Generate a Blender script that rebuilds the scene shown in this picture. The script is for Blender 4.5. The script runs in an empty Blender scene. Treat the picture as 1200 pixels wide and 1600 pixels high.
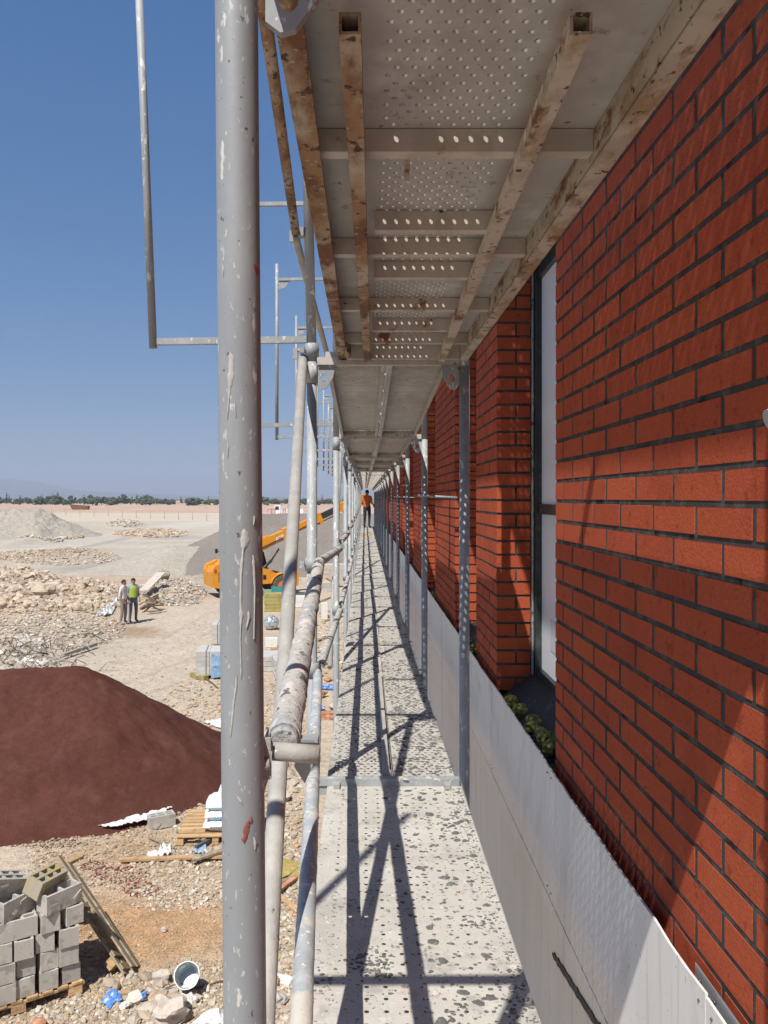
import bpy, math, random
import numpy as np
from mathutils import Vector, Matrix, noise, Euler
# ------------------------------------------------------------------ camera, sky, sun, exposure
scene = bpy.context.scene
C = scene.collection
random.seed(7)
rng = np.random.default_rng(7)
F = 1246.0                       # focal length in photo pixels (photo 1200 x 1600)
VX, VY = 570.0, 778.0            # where the walkway's direction (+Y) meets the picture
EYE = 5.0                        # the eye is 5 m above the ground, at the world origin
cam_d = bpy.data.cameras.new('camera')
cam_d.sensor_fit = 'VERTICAL'; cam_d.sensor_height = 36.0; cam_d.sensor_width = 27.0
cam_d.lens = F/1600*36
cam_d.shift_x = (600-VX)/1600; cam_d.shift_y = -(800-VY)/1600
cam_d.clip_start = 0.05; cam_d.clip_end = 60000
cam = bpy.data.objects.new('camera', cam_d); C.objects.link(cam)
cam.rotation_euler = (math.radians(90), 0, 0)
scene.camera = cam
SUN = Vector((1.0, 2.1, -3.45)).normalized()      # the way the light travels
elev = math.asin(-SUN.z)
world = bpy.data.worlds.new('World'); scene.world = world; world.use_nodes = True
nt = world.node_tree; nt.nodes.clear()
sky = nt.nodes.new('ShaderNodeTexSky'); sky.sky_type = 'NISHITA'; sky.sun_disc = False
sky.sun_elevation = elev; sky.sun_rotation = math.atan2(-SUN.x, -SUN.y)
sky.altitude = 900; sky.air_density = 1.0; sky.dust_density = 1.0; sky.ozone_density = 4.0
bg = nt.nodes.new('ShaderNodeBackground'); bg.inputs[1].default_value = 0.068
out = nt.nodes.new('ShaderNodeOutputWorld')
# the photograph's bluer, flatter sky: one even grade of the whole dome, channel by channel
sp_=nt.nodes.new('ShaderNodeSeparateColor'); cb_=nt.nodes.new('ShaderNodeCombineColor'); nt.links.new(sky.outputs[0], sp_.inputs[0])
for k_,(e_,c_) in enumerate(((1.0,.74),(.66,1.42),(.46,2.80))):
    pw=nt.nodes.new('ShaderNodeMath'); pw.operation='POWER'; pw.inputs[1].default_value=e_; ml=nt.nodes.new('ShaderNodeMath'); ml.operation='MULTIPLY'; ml.inputs[1].default_value=c_
    nt.links.new(sp_.outputs[k_], pw.inputs[0]); nt.links.new(pw.outputs[0], ml.inputs[0]); nt.links.new(ml.outputs[0], cb_.inputs[k_])
nt.links.new(cb_.outputs[0], bg.inputs[0]); nt.links.new(bg.outputs[0], out.inputs[0])
sd = bpy.data.lights.new('sun', 'SUN'); sd.energy = 5.0; sd.angle = math.radians(0.45); sd.color = (1.0, .95, .87)
sun = bpy.data.objects.new('sun', sd); C.objects.link(sun)
sun.rotation_euler = SUN.to_track_quat('-Z', 'Y').to_euler(); sun.location = (-6, -10, 20)
vs = scene.view_settings
vs.view_transform = 'Standard'; vs.look = 'None'; vs.exposure = 0.30; vs.gamma = 1; vs.use_curve_mapping = False
scene.cycles.max_bounces = 10; scene.cycles.diffuse_bounces = 5
scene.cycles.volume_bounces = 0

# ------------------------------------------------------------------ helpers
def at(px, py, Z):               # the point of the place that a photo pixel shows at depth Z
    return Vector(((px-VX)/F*Z, Z, -(py-VY)/F*Z))
def gnd(px, py, h=0.0):          # the ground point a photo pixel shows
    Z = F*(EYE-h)/(py-VY)
    return Vector(((px-VX)/F*Z, Z, -EYE+h))

class MB:
    def __init__(s): s.v=[]; s.f=[]; s.m=[]; s.sm=[]
    def add(s, vs, fs, mi=0, smooth=False):
        n=len(s.v); s.v += [tuple(v) for v in vs]; s.f += [tuple(i+n for i in f) for f in fs]
        s.m += [mi]*len(fs); s.sm += [smooth]*len(fs)
        return s
    def hexa(s, p, mi=0):        # 8 points: bottom 4 ccw, top 4 ccw
        return s.add(p, [(3,2,1,0),(4,5,6,7),(0,1,5,4),(1,2,6,5),(2,3,7,6),(3,0,4,7)], mi)
    def box(s, x0,x1,y0,y1,z0,z1, mi=0):
        return s.hexa([(x0,y0,z0),(x1,y0,z0),(x1,y1,z0),(x0,y1,z0),(x0,y0,z1),(x1,y0,z1),(x1,y1,z1),(x0,y1,z1)], mi)
    def obox(s, c, size, M=None, mi=0, jit=0):  # oriented box
        a,b,h = size[0]/2,size[1]/2,size[2]/2; P=[]
        for z in (-h,h):
            for x,y in ((-a,-b),(a,-b),(a,b),(-a,b)):
                q = Vector((x,y,z))
                if jit: q += Vector([random.uniform(-jit,jit) for _ in range(3)])
                if M is not None: q = M @ q
                P.append(Vector(c)+q)
        return s.hexa(P, mi)
    def bar(s, a, b, w, h=None, mi=0, up=Vector((0,0,1))):
        a,b=Vector(a),Vector(b); h=h or w; d=(b-a).normalized()
        if abs(d.dot(up))>.98: up=Vector((0,1,0))
        x=d.cross(up).normalized(); u=x.cross(d)
        P=[]
        for q in (a,b):
            for i,j in ((-1,-1),(1,-1),(1,1),(-1,1)): P.append(q+x*i*w/2+u*j*h/2)
        return s.add(P,[(3,2,1,0),(4,5,6,7),(0,1,5,4),(1,2,6,5),(2,3,7,6),(3,0,4,7)],mi)
    def tube(s, pts, r, n=14, mi=0, caps=True, smooth=True, rn=0, rs=20, wall=0):
        pts=[Vector(p) for p in pts]; rr = r if isinstance(r,(list,tuple)) else [r]*len(pts)
        rings=[]; u=None
        base=len(s.v); V=[]
        for i,p in enumerate(pts):
            d=(pts[min(i+1,len(pts)-1)]-pts[max(i-1,0)]).normalized()
            if u is None:
                u=d.orthogonal().normalized()
            u=(u-d*u.dot(d)).normalized(); w=d.cross(u)
            for k in range(n):
                a=2*math.pi*k/n; q=u*math.cos(a)+w*math.sin(a)
                R=rr[i]
                if rn:
                    pp=p+q*R
                    t=noise.noise(pp*rs)*.5+noise.noise(pp*rs*2.7)*.5
                    R+=rn*max(0,t+.1)
                V.append(p+q*R)
        fs=[]
        for i in range(len(pts)-1):
            for k in range(n):
                k2=(k+1)%n
                fs.append((i*n+k,i*n+k2,(i+1)*n+k2,(i+1)*n+k))
        s.add(V,fs,mi,smooth)
        if caps and not wall:
            s.f.append(tuple(base+k for k in reversed(range(n)))); s.f.append(tuple(base+(len(pts)-1)*n+k for k in range(n)))
            s.m+=[mi]*2; s.sm+=[False]*2
        if wall:                  # open ended pipe: inner skin and rims
            b2=len(s.v); V2=[]
            for i,p in enumerate(pts):
                for k in range(n):
                    q=V[i*n+k]; V2.append(p+(q-p)*(1-wall/rr[i]))
            fs=[]
            for i in range(len(pts)-1):
                for k in range(n):
                    k2=(k+1)%n; fs.append((i*n+k2,i*n+k,(i+1)*n+k,(i+1)*n+k2))
            s.add(V2,fs,mi,smooth)
            L=(len(pts)-1)*n
            for k in range(n):
                k2=(k+1)%n
                s.f.append((base+k2,base+k,b2+k,b2+k2)); s.f.append((base+L+k,base+L+k2,b2+L+k2,b2+L+k)); s.m+=[mi]*2; s.sm+=[False]*2
        return s
    def prism(s, poly, y0, y1, axis='y', mi=0):   # outline in (x,z) pulled along y (or (y,z) along x, (x,y) along z)
        n=len(poly)
        def P(a,b,t): return (a,t,b) if axis=='y' else ((t,a,b) if axis=='x' else (a,b,t))
        V=[P(a,b,y0) for a,b in poly]+[P(a,b,y1) for a,b in poly]
        fs=[tuple(range(n)),tuple(reversed(range(n,2*n)))]+[(i,i+n,(i+1)%n+n,(i+1)%n) for i in range(n)]
        return s.add(V,fs,mi)
    def xform(s, M, start=0):
        s.v=s.v[:start]+[tuple(M@Vector(v)) for v in s.v[start:]]; return s
    def mesh(s, name, mats, recalc=True):
        me=bpy.data.meshes.new(name); me.from_pydata(s.v,[],s.f)
        for m in (mats if isinstance(mats,(list,tuple)) else [mats]): me.materials.append(m)
        me.polygons.foreach_set('material_index', s.m); me.polygons.foreach_set('use_smooth', s.sm)
        if recalc:
            import bmesh
            bm=bmesh.new(); bm.from_mesh(me); bmesh.ops.recalc_face_normals(bm, faces=bm.faces); bm.to_mesh(me); bm.free()
        me.update(); return me

def link(o, parent=None):
    C.objects.link(o)
    if parent is not None: o.parent=parent
    return o
def tag(o,label=None,cat=None,group=None,kind=None):
    if label: o['label']=label
    if cat: o['category']=cat
    if group: o['group']=group
    if kind: o['kind']=kind
    return o
def thing(name,label,cat,loc=(0,0,0),rot=0,group=None):
    o=bpy.data.objects.new(name,None); o.empty_display_size=.2; C.objects.link(o)
    o.location=loc; o.rotation_euler=(0,0,rot); return tag(o,label,cat,group)
def base_of(p):
    return Vector(p.location) if p is not None and p.type=='EMPTY' else Vector((0,0,0))
def wobj(name, mb, mats, parent=None, recalc=True):    # verts given in world space under a thing whose Empty is only translated
    me=mb if isinstance(mb,bpy.types.Mesh) else mb.mesh(name,mats,recalc)
    o=bpy.data.objects.new(name,me); link(o,parent)
    q=parent; off=Vector((0,0,0))
    while q is not None: off+=Vector(q.location); q=q.parent
    o.location=-off; return o
def lobj(name, mb, mats, parent=None, loc=(0,0,0), rot=(0,0,0)):
    me=mb if isinstance(mb,bpy.types.Mesh) else mb.mesh(name,mats)
    o=bpy.data.objects.new(name,me); link(o,parent); o.location=loc; o.rotation_euler=rot; return o
def dup(o,parent=None):
    c=o.copy(); C.objects.link(c); c.parent=parent
    for ch in o.children: dup(ch,c)
    return c
def npmesh(name, V, Fs, mats, mi=None, smooth=False, col=None):
    me=bpy.data.meshes.new(name); V=np.asarray(V,dtype=np.float32); Fs=np.asarray(Fs,dtype=np.int32)
    k=Fs.shape[1]
    me.vertices.add(len(V)); me.vertices.foreach_set('co',V.ravel())
    me.loops.add(Fs.size); me.loops.foreach_set('vertex_index',Fs.ravel())
    me.polygons.add(len(Fs)); me.polygons.foreach_set('loop_start',np.arange(0,Fs.size,k,dtype=np.int32))
    for m in (mats if isinstance(mats,(list,tuple)) else [mats]): me.materials.append(m)
    if mi is not None: me.polygons.foreach_set('material_index',np.asarray(mi,dtype=np.int32))
    me.polygons.foreach_set('use_smooth',np.full(len(Fs),smooth))
    me.update(calc_edges=True); me.validate()
    if col is not None:
        a=me.color_attributes.new('Col','FLOAT_COLOR','POINT')
        cc=np.ones((len(V),4),dtype=np.float32); cc[:,:3]=col; a.data.foreach_set('color',cc.ravel())
    return me

# ------------------------------------------------------------------ materials
def mat(name, base, rough=.8, metal=0, layers=(), bump=0, bscale=30, attr=False, spec=.4, coords='Object', bdist=.004, stretch=None, orand=0):
    """layers: (colour, scale, threshold, softness, stretch, seed) patches laid over the base by noise; each may also be ('mix', colour, scale, amount)"""
    m=bpy.data.materials.new(name); m.use_nodes=True; t=m.node_tree; N=t.nodes; L=t.links
    b=N['Principled BSDF']; b.inputs['Roughness'].default_value=rough; b.inputs['Metallic'].default_value=metal
    b.inputs['Specular IOR Level'].default_value=spec
    tc=N.new('ShaderNodeTexCoord'); geo=N.new('ShaderNodeNewGeometry')
    src=tc.outputs['Object'] if coords=='Object' else geo.outputs['Position']
    if attr:
        a=N.new('ShaderNodeAttribute'); a.attribute_name='Col'; cur=a.outputs['Color']
    else:
        c=N.new('ShaderNodeRGB'); c.outputs[0].default_value=(*base,1); cur=c.outputs[0]
    def nz(scale, detail=4, st=None, seed=0):
        mp=N.new('ShaderNodeMapping'); mp.inputs['Scale'].default_value=st or (1,1,1)
        mp.inputs['Location'].default_value=(seed*3.1,seed*1.7,seed*.9)
        L.new(src,mp.inputs[0]); n=N.new('ShaderNodeTexNoise'); n.inputs['Scale'].default_value=scale; n.inputs['Detail'].default_value=detail
        n.inputs['Roughness'].default_value=.6
        L.new(mp.outputs[0],n.inputs['Vector']); return n.outputs['Fac']
    for i,l in enumerate(layers):
        if l[0]=='mul':          # ('mul', scale, lo, hi, stretch)
            n=nz(l[1],5,l[4] if len(l)>4 else None,i+11)
            r=N.new('ShaderNodeMapRange'); r.inputs['From Min'].default_value=.3; r.inputs['From Max'].default_value=.7
            r.inputs['To Min'].default_value=l[2]; r.inputs['To Max'].default_value=l[3]; L.new(n,r.inputs['Value'])
            x=N.new('ShaderNodeVectorMath'); x.operation='SCALE'; L.new(cur,x.inputs[0]); L.new(r.outputs[0],x.inputs['Scale']); cur=x.outputs[0]
            continue
        colr,sc,th,so=l[:4]; st=l[4] if len(l)>4 else None
        n=nz(sc,6,st,i+1)
        r=N.new('ShaderNodeMapRange'); r.inputs['From Min'].default_value=th; r.inputs['From Max'].default_value=th+so
        if len(l)>5: r.inputs['To Max'].default_value=l[5]
        L.new(n,r.inputs['Value'])
        mx=N.new('ShaderNodeMix'); mx.data_type='RGBA'; mx.inputs['B'].default_value=(*colr,1)
        L.new(r.outputs[0],mx.inputs['Factor']); L.new(cur,mx.inputs['A']); cur=mx.outputs['Result']
    if orand:
        oi=N.new('ShaderNodeObjectInfo'); r=N.new('ShaderNodeMapRange'); r.inputs['To Min'].default_value=1-orand; r.inputs['To Max'].default_value=1+orand
        L.new(oi.outputs['Random'],r.inputs['Value'])
        x=N.new('ShaderNodeVectorMath'); x.operation='SCALE'; L.new(cur,x.inputs[0]); L.new(r.outputs[0],x.inputs['Scale']); cur=x.outputs[0]
    L.new(cur,b.inputs['Base Color'])
    if bump:
        n=nz(bscale,6,stretch,31); bp=N.new('ShaderNodeBump'); bp.inputs['Strength'].default_value=bump; bp.inputs['Distance'].default_value=bdist
        L.new(n,bp.inputs['Height']); L.new(bp.outputs[0],b.inputs['Normal'])
    return m
WHITE=(.62,.60,.55)
M={}
M['galv']=mat('galvanised_steel',(.30,.32,.33),.62,.12,[((.38,.40,.41),9,.45,.2,(1,1,.35)),((.23,.245,.255),4,.5,.25,(1,1,.3),.7),((.60,.59,.55),30,.61,.02,(1,1,.45)),((.62,.60,.56),90,.64,.02,(1,1,.6)),((.15,.11,.08),30,.70,.02)],bump=.25,bscale=60,bdist=.002)
M['galv_near']=mat('galvanised_post_steel',(.28,.30,.315),.55,.1,[((.35,.37,.38),9,.45,.2,(1,1,.3)),((.225,.24,.25),5,.5,.2,(1,1,.3),.7),((.58,.58,.55),55,.635,.02,(1,1,.3)),((.54,.54,.52),150,.63,.02,(1,1,.4),.7),((.36,.10,.07),26,.70,.01,(1,1,.4)),((.09,.09,.09),80,.665,.015)],bump=.3,bscale=50,bdist=.0015)
M['galv_dusty']=mat('cement_dusted_steel',(.37,.355,.33),.8,.1,[((.45,.435,.40),14,.45,.2),((.33,.33,.33),8,.55,.12),((.12,.115,.11),45,.68,.03),((.68,.66,.60),60,.66,.03)],bump=.6,bscale=90,bdist=.003)
M['crust']=mat('mortar_crusted_steel',(.45,.43,.40),.9,0,[((.36,.365,.37),9,.5,.06,(1,.5,1)),((.60,.55,.49),36,.53,.06,(1,.6,1)),((.10,.10,.10),16,.585,.03,(1,.5,1)),((.17,.165,.16),60,.62,.03)],bump=1,bscale=70,bdist=.006)
M['rail']=mat('splashed_rail_steel',(.36,.39,.41),.65,.1,[((.47,.49,.50),10,.45,.2),((.58,.55,.49),7,.55,.05),((.68,.66,.6),55,.60,.03),((.08,.08,.08),40,.70,.02),((.22,.09,.04),4,.63,.05)],bump=.6,bscale=80,bdist=.003)
M['plank']=mat('primer_grey_deck_steel',(.43,.425,.405),.6,.1,[((.35,.34,.32),3,.5,.2),((.52,.515,.49),7,.52,.15),((.13,.07,.04),38,.70,.02),((.10,.09,.08),14,.70,.02),((.25,.22,.19),2.2,.50,.15,(1,1,1),.6),((.24,.15,.09),24,.62,.06,(1,1,1),.6)],bump=.1,bscale=30)
M['beam']=mat('rusty_beige_beam_paint',(.47,.42,.35),.75,0,[((.38,.34,.29),9,.5,.1),((.31,.22,.13),11,.49,.13,(1,.5,1)),((.17,.08,.04),17,.56,.09,(1,.5,1)),((.08,.04,.025),44,.60,.05)],bump=.4,bscale=60,bdist=.002)
M['rusty']=mat('rust_streaked_rail_paint',(.40,.34,.27),.85,0,[((.27,.165,.09),8,.40,.15,(1,.5,1)),((.15,.07,.035),11,.47,.12,(1,.4,1)),((.065,.035,.025),34,.57,.06,(1,.7,1)),((.40,.34,.28),60,.60,.05,(1,1,1),.7)],bump=.5,bscale=60,bdist=.003)
M['rib']=mat('beige_cross_rib_paint',(.50,.45,.40),.7,0,[((.42,.38,.33),12,.5,.1),((.24,.10,.04),9,.62,.05),((.07,.05,.04),36,.69,.02)],bump=.2,bscale=60)
M['deck']=mat('mortar_dusted_deck',(.46,.44,.395),.9,0,[((.52,.50,.455),6,.45,.2),((.39,.37,.33),3.5,.5,.15),((.28,.265,.24),9,.57,.1,(1,1,1),.6),((.42,.27,.24),7,.66,.04,(1,1,1),.5),((.13,.125,.12),70,.615,.04),((.20,.195,.18),24,.64,.05),((.54,.52,.48),30,.62,.04)],bump=.7,bscale=90,bdist=.003)
M['deck_far']=mat('mortar_crusted_deck',(.44,.42,.375),.9,0,[((.46,.44,.405),8,.5,.2),((.30,.285,.26),4,.54,.1),((.20,.19,.175),34,.61,.03),((.13,.125,.115),15,.67,.03)],bump=1,bscale=60,bdist=.006)
M['mortar']=mat('dark_grey_mortar',(.066,.063,.060),.97,0,[((.10,.096,.09),20,.5,.1),((.03,.03,.03),12,.58,.1)],spec=.0,bump=.6,bscale=150,bdist=.002)
def brickmat(name,c):
    k=lambda s:tuple(x*s for x in c)
    return mat(name,c,.95,0,[(k(1.13),90,.5,.12),(k(.86),3.5,.52,.15),(k(.55),120,.63,.03),(k(.72),30,.60,.06),(k(.45),210,.635,.03),((.42,.24,.17),9,.70,.05,(1,1,3),.35),((.50,.30,.22),60,.735,.02)],bump=.8,bscale=150,bdist=.0026,orand=.05,coords='World',spec=.12)
M['brick']=brickmat('red_brick',(.385,.080,.036))
M['brickb']=brickmat('dark_red_brick',(.36,.072,.034))
M['brickc']=brickmat('orange_red_brick',(.40,.086,.038))
M['panel']=mat('white_cladding',(.74,.73,.70),.5,0,[((.66,.645,.61),2.2,.5,.2,(1,1,.25)),((.50,.47,.43),26,.56,.12,(1,1,.05),.6),((.42,.38,.34),3,.60,.08,(1,1,.5),.35),((.25,.24,.22),90,.66,.03,(1,1,.5)),((.10,.09,.085),60,.745,.01,(1,1,.25)),((.50,.40,.37),5,.68,.04,(1,1,1),.4)],bump=.08,bscale=20,coords='World')
M['flake']=mat('dried_dark_mortar',(.115,.113,.108),.95,0,[((.19,.185,.175),40,.5,.1)],bump=.8,bscale=120,bdist=.004)
M['flakel']=mat('dried_pale_mortar',(.50,.47,.42),.95,0,[((.40,.37,.33),40,.5,.1)],bump=.6,bscale=120,bdist=.003)
M['white']=mat('white_film',(.72,.74,.76),.35,0,[((.66,.68,.71),2,.5,.2)])
M['label']=mat('grey_sticker',(.55,.56,.58),.5)
M['print']=mat('dark_print',(.06,.06,.07),.6)
M['winframe']=mat('dark_window_frame',(.035,.045,.045),.35,.3,[((.07,.08,.08),6,.55,.1)])
M['foam']=mat('grey_sealant_strip',(.42,.42,.40),.8,0,[((.08,.09,.09),22,.58,.03)],bump=1,bscale=60,bdist=.01,coords='World')
M['membrane']=mat('black_membrane',(.03,.032,.035),.6,0,[((.07,.07,.075),14,.55,.1)],bump=.6,bscale=40,bdist=.01,coords='World')
M['wool']=mat('yellow_green_rock_wool',(.20,.19,.06),.95,0,[((.32,.30,.10),30,.5,.1),((.08,.075,.035),24,.58,.05)],bump=1,bscale=90,bdist=.01)
M['bracket']=mat('zinc_bracket',(.42,.43,.45),.4,.6)
M['bolt']=mat('bolt_steel',(.12,.12,.12),.5,.6)
M['shadeboard']=mat('shade_toned_lower_board',(.035,.028,.022),.6,0,[((.07,.06,.05),6,.6,.1)])  # lower planks coloured near black, so the deck holes above read as shade
# ------------------------------------------------------------------ terrain
def smooth01(t): t=np.clip(t,0,1); return t*t*(3-2*t)
def vnoise(x,y,seed=0):          # value noise, numpy
    xi=np.floor(x).astype(np.int64); yi=np.floor(y).astype(np.int64); xf=x-xi; yf=y-yi
    def h(a,b):
        n=(a*374761393+b*668265263+seed*1442695041)&0x7fffffff
        n=((n^(n>>13))*1274126177)&0x7fffffff
        return ((n^(n>>16))&0xffff)/65535.0
    u=xf*xf*(3-2*xf); v=yf*yf*(3-2*yf)
    return (h(xi,yi)*(1-u)+h(xi+1,yi)*u)*(1-v)+(h(xi,yi+1)*(1-u)+h(xi+1,yi+1)*u)*v
def fbm(x,y,o=4,seed=0):
    s=0;a=.5
    for k in range(o): s=s+a*vnoise(x*2**k,y*2**k,seed+k*7); a*=.5
    return s
def pix(X,Y):
    Yc=np.maximum(Y,.5); return VX+X/Yc*F, VY+EYE/Yc*F
def blob(px,py,cx,cy,rx,ry,rot=0.0):
    c,s=math.cos(rot),math.sin(rot); dx=px-cx; dy=py-cy
    a=(dx*c+dy*s)/rx; b=(-dx*s+dy*c)/ry
    return np.exp(-(a*a+b*b)**2)
BERMS=[(80,935,120,26,.03,.55),(15,915,60,22,0,.45),(70,985,110,28,-.1,.35),(60,873,110,9,-.09,.6),(262,930,60,18,-.15,.55),(235,836,60,6,-.03,.6),(195,821,28,5,0,.9),(60,840,60,5,-.25,.5),(350,905,60,8,0,.25)]
def height(X,Y):
    px,py=pix(X,Y)
    h=.10*(fbm(X*.5,Y*.5,4,3)-.5)+.05*(fbm(X*2,Y*2,3,5)-.5)
    for cx,cy,rx,ry,ro,hh in BERMS:
        h=h+hh*blob(px,py,cx,cy,rx,ry,ro)*(.55+.9*(fbm(X*.7,Y*.7,4,9)-.25))
    far=smooth01((Y-230)/60)
    h=h*np.where(Y>0,1,.5)+far*.6*(fbm(X*.01,Y*.01,3,2)-.5)
    h=h+smooth01((Y-232)/12)*smooth01((330-Y)/60)*.35
    return h
def gz(x,y): return float(height(np.array([x],dtype=float),np.array([y],dtype=float))[0])-EYE
def lerp(a,b,t): return a*(1-t[...,None])+np.array(b)*t[...,None]
def gcolor(X,Y):
    px,py=pix(X,Y)
    w=(fbm(X*.35,Y*.35,4,21)-.47)*40*np.clip((py-790)/200,.05,1); w2=(fbm(X*1.3,Y*1.3,4,22)-.47)
    c=np.zeros(X.shape+(3,))+np.array((.475,.39,.30))
    c=c*(0.86+.3*fbm(X*.8,Y*.8,5,4))[...,None]
    # tracks of pale dust on the near site
    t=blob(px,py+w,225,1050,150,65,.25); c=lerp(c,(.50,.43,.345),t*.8)
    t=blob(px,py,285,985,80,40,-.3); c=lerp(c,(.51,.44,.36),t*.7)
    t=blob(px+w,py+w,215,1450,190,75,-.05); c=lerp(c,(.44,.275,.15),t)
    t=blob(px+w,py+w,190,1320,90,22,-.15); c=lerp(c,(.42,.29,.165),t*.75)
    t=blob(px,py+w*.3,200,990,60,9,0); c=lerp(c,(.27,.18,.10),t*.7)
    t=blob(px+w,py,90,930,150,35,.03); c=lerp(c,(.48,.33,.21),t*.9)
    t=blob(px,py,60,1010,130,28,-.05); c=lerp(c,(.41,.36,.30),t*.7)
    for (ax,ay,bx,by,wd) in ((350,1010,150,1085,3.2),(350,1040,190,1100,3.0),(330,955,235,1010,2.0),(350,975,260,1022,2.0),(345,1150,240,1110,4)):
        L2=(bx-ax)**2+(by-ay)**2; tt=np.clip(((px-ax)*(bx-ax)+(py-ay)*(by-ay))/L2,0,1); dd_=np.hypot(px-ax-tt*(bx-ax),(py-ay-tt*(by-ay))*1.6+w*.25); c=lerp(c,(.36,.29,.215),np.exp(-(dd_/wd)**2)*.55)
    t=blob(px,py,345,895,110,22,0); c=lerp(c,(.45,.39,.31),t*.8)
    # middle distance
    q=smooth01((905-py)/14)
    mid=np.zeros_like(c)+np.array((.47,.42,.345)); mid=mid*(.9+.2*fbm(X*.12,Y*.3,4,8))[...,None]
    t=blob(px,py,215,893,150,24,-.06); mid=lerp(mid,(.31,.295,.27),t)
    t=blob(px,py,170,892,120,6,-.12)*.5; mid=lerp(mid,(.50,.46,.40),t)
    t=blob(px,py,60,872,120,8,-.1); mid=lerp(mid,(.43,.33,.23),t)
    t=blob(px,py,100,856,190,8,-.17); mid=lerp(mid,(.49,.45,.385),t)
    t=blob(px,py,250,840,60,3.5,0)+blob(px,py,175,846,70,2.5,-.2); mid=lerp(mid,(.33,.31,.285),np.clip(t,0,1)*.8)
    t=blob(px,py,235,836,60,6,-.03); mid=lerp(mid,(.50,.36,.26),t)
    t=blob(px,py,300,820,90,5,-.08); mid=lerp(mid,(.52,.48,.41),t)
    mid=mid*(.88+.24*fbm(X*.045+Y*.02,Y*.30-X*.04,4,41))[...,None]; mid=lerp(mid,(.53,.49,.43),blob(px,py,190,884,120,3.0,-.16)*.6); mid=lerp(mid,(.52,.48,.42),blob(px,py,250,872,90,2.5,.05)*.6); c=lerp3(c,mid,q)
    q=smooth01((816-py)/3); t2=np.zeros_like(c)+np.array((.54,.465,.365)); t2=t2*(.93+.14*fbm(X*.05,Y*.2,3,6))[...,None]; c=lerp3(c,t2,q)
    q=smooth01((804-py)/1.6); t2=np.zeros_like(c)+np.array((.50,.36,.27)); t2=t2*(.75+.5*fbm(X*.12,Y*.12,4,16))[...,None]; c=lerp3(c,t2,q)
    q=smooth01((786.6-py)/.8)
    t2=np.zeros_like(c)+np.array((.15,.15,.075)); t3=np.zeros_like(c)+np.array((.33,.27,.17))
    t2=lerp3(t2,t3,smooth01((fbm(X*.004,Y*.006,3,33)-.45)*8)); c=lerp3(c,t2,q)
    return np.clip(c,0,1)
def lerp3(a,b,t): return a*(1-t[...,None])+b*t[...,None]
NJ,NI=760,420
j=np.linspace(0,1,NJ)
Yr=np.concatenate([np.linspace(-40,5.5,24,endpoint=False),5.5*np.exp(np.linspace(0,math.log(9000/5.5),NJ-24))])
u=np.linspace(-1,1,NI); u=np.sign(u)*(.35*np.abs(u)+.65*np.abs(u)**2.5)
# finer columns where the frame looks
GX=(u[None,:]*1.9-.1)*(np.maximum(Yr,0)[:,None]+18); GY=np.repeat(Yr[:,None],NI,1)
H=height(GX,GY); fade=smooth01((GY-5)/3); 
V=np.stack([GX,GY,H-EYE],-1).reshape(-1,3); col=gcolor(GX,GY).reshape(-1,3)
ii=(np.arange(NJ-1)[:,None]*NI+np.arange(NI-1)[None,:]).ravel()
FQ=np.stack([ii,ii+1,ii+NI+1,ii+NI],1)
M['ground']=mat('gravelly_earth',(1,1,1),.97,0,[('mul',45,.62,1.35),('mul',7,.78,1.2),('mul',.9,.93,1.07)],attr=True,bump=.9,bscale=28,bdist=.03,spec=.1)
g=bpy.data.objects.new('ground',npmesh('ground',V,FQ,M['ground'],col=col,smooth=True)); link(g)
tag(g,'pale gravelly site ground running out to the plain','ground',kind='structure')

# rocks: lumps of a few faces each, many to a mesh
ICO_V=[]; 
def ico():
    p=(1+5**.5)/2
    v=np.array([(-1,p,0),(1,p,0),(-1,-p,0),(1,-p,0),(0,-1,p),(0,1,p),(0,-1,-p),(0,1,-p),(p,0,-1),(p,0,1),(-p,0,-1),(-p,0,1)],float); v/=np.linalg.norm(v[0])
    f=np.array([(0,11,5),(0,5,1),(0,1,7),(0,7,10),(0,10,11),(1,5,9),(5,11,4),(11,10,2),(10,7,6),(7,1,8),(3,9,4),(3,4,2),(3,2,6),(3,6,8),(3,8,9),(4,9,5),(2,4,11),(6,2,10),(8,6,7),(9,8,1)])
    return v,f
IV,IF=ico()
def rocks(P,S,cols,flat=.6,sink=.25,jag=.3,seed=1):
    r=np.random.default_rng(seed); n=len(P)
    tmpl=[]
    for k in range(12):
        v=IV*(1+r.uniform(-jag,jag,(12,1))); v=v*np.array((1,r.uniform(.6,1),1)); tmpl.append(v)
    T=np.array(tmpl)[r.integers(0,12,n)]
    T=T*S[:,None,None]*np.array((1,1,flat))
    a=r.uniform(0,6.283,n); ca,sa=np.cos(a),np.sin(a)
    x=T[:,:,0]*ca[:,None]-T[:,:,1]*sa[:,None]; y=T[:,:,0]*sa[:,None]+T[:,:,1]*ca[:,None]
    z=T[:,:,2]+ (r.uniform(-.5,.5,n)[:,None]*x*.6)
    V=np.stack([x,y,z],-1)+P[:,None,:]; V[:,:,2]+= (S*flat*(1-2*sink))[:,None]
    Fs=(IF[None]+ (np.arange(n)*12)[:,None,None]).reshape(-1,3)
    return V.reshape(-1,3),Fs,np.repeat(cols,12,0)
M['rocktan']=mat('tan_boulder',(.50,.41,.31),.95,0,[((.40,.31,.22),2.2,.5,.12),((.56,.48,.39),5,.55,.1)],bump=.7,bscale=9,bdist=.05,spec=.15)
M['rock']=mat('rock_lumps',(1,1,1),.95,0,[('mul',14,.85,1.15)],attr=True,bump=.5,bscale=40,bdist=.02,spec=.15)
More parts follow.
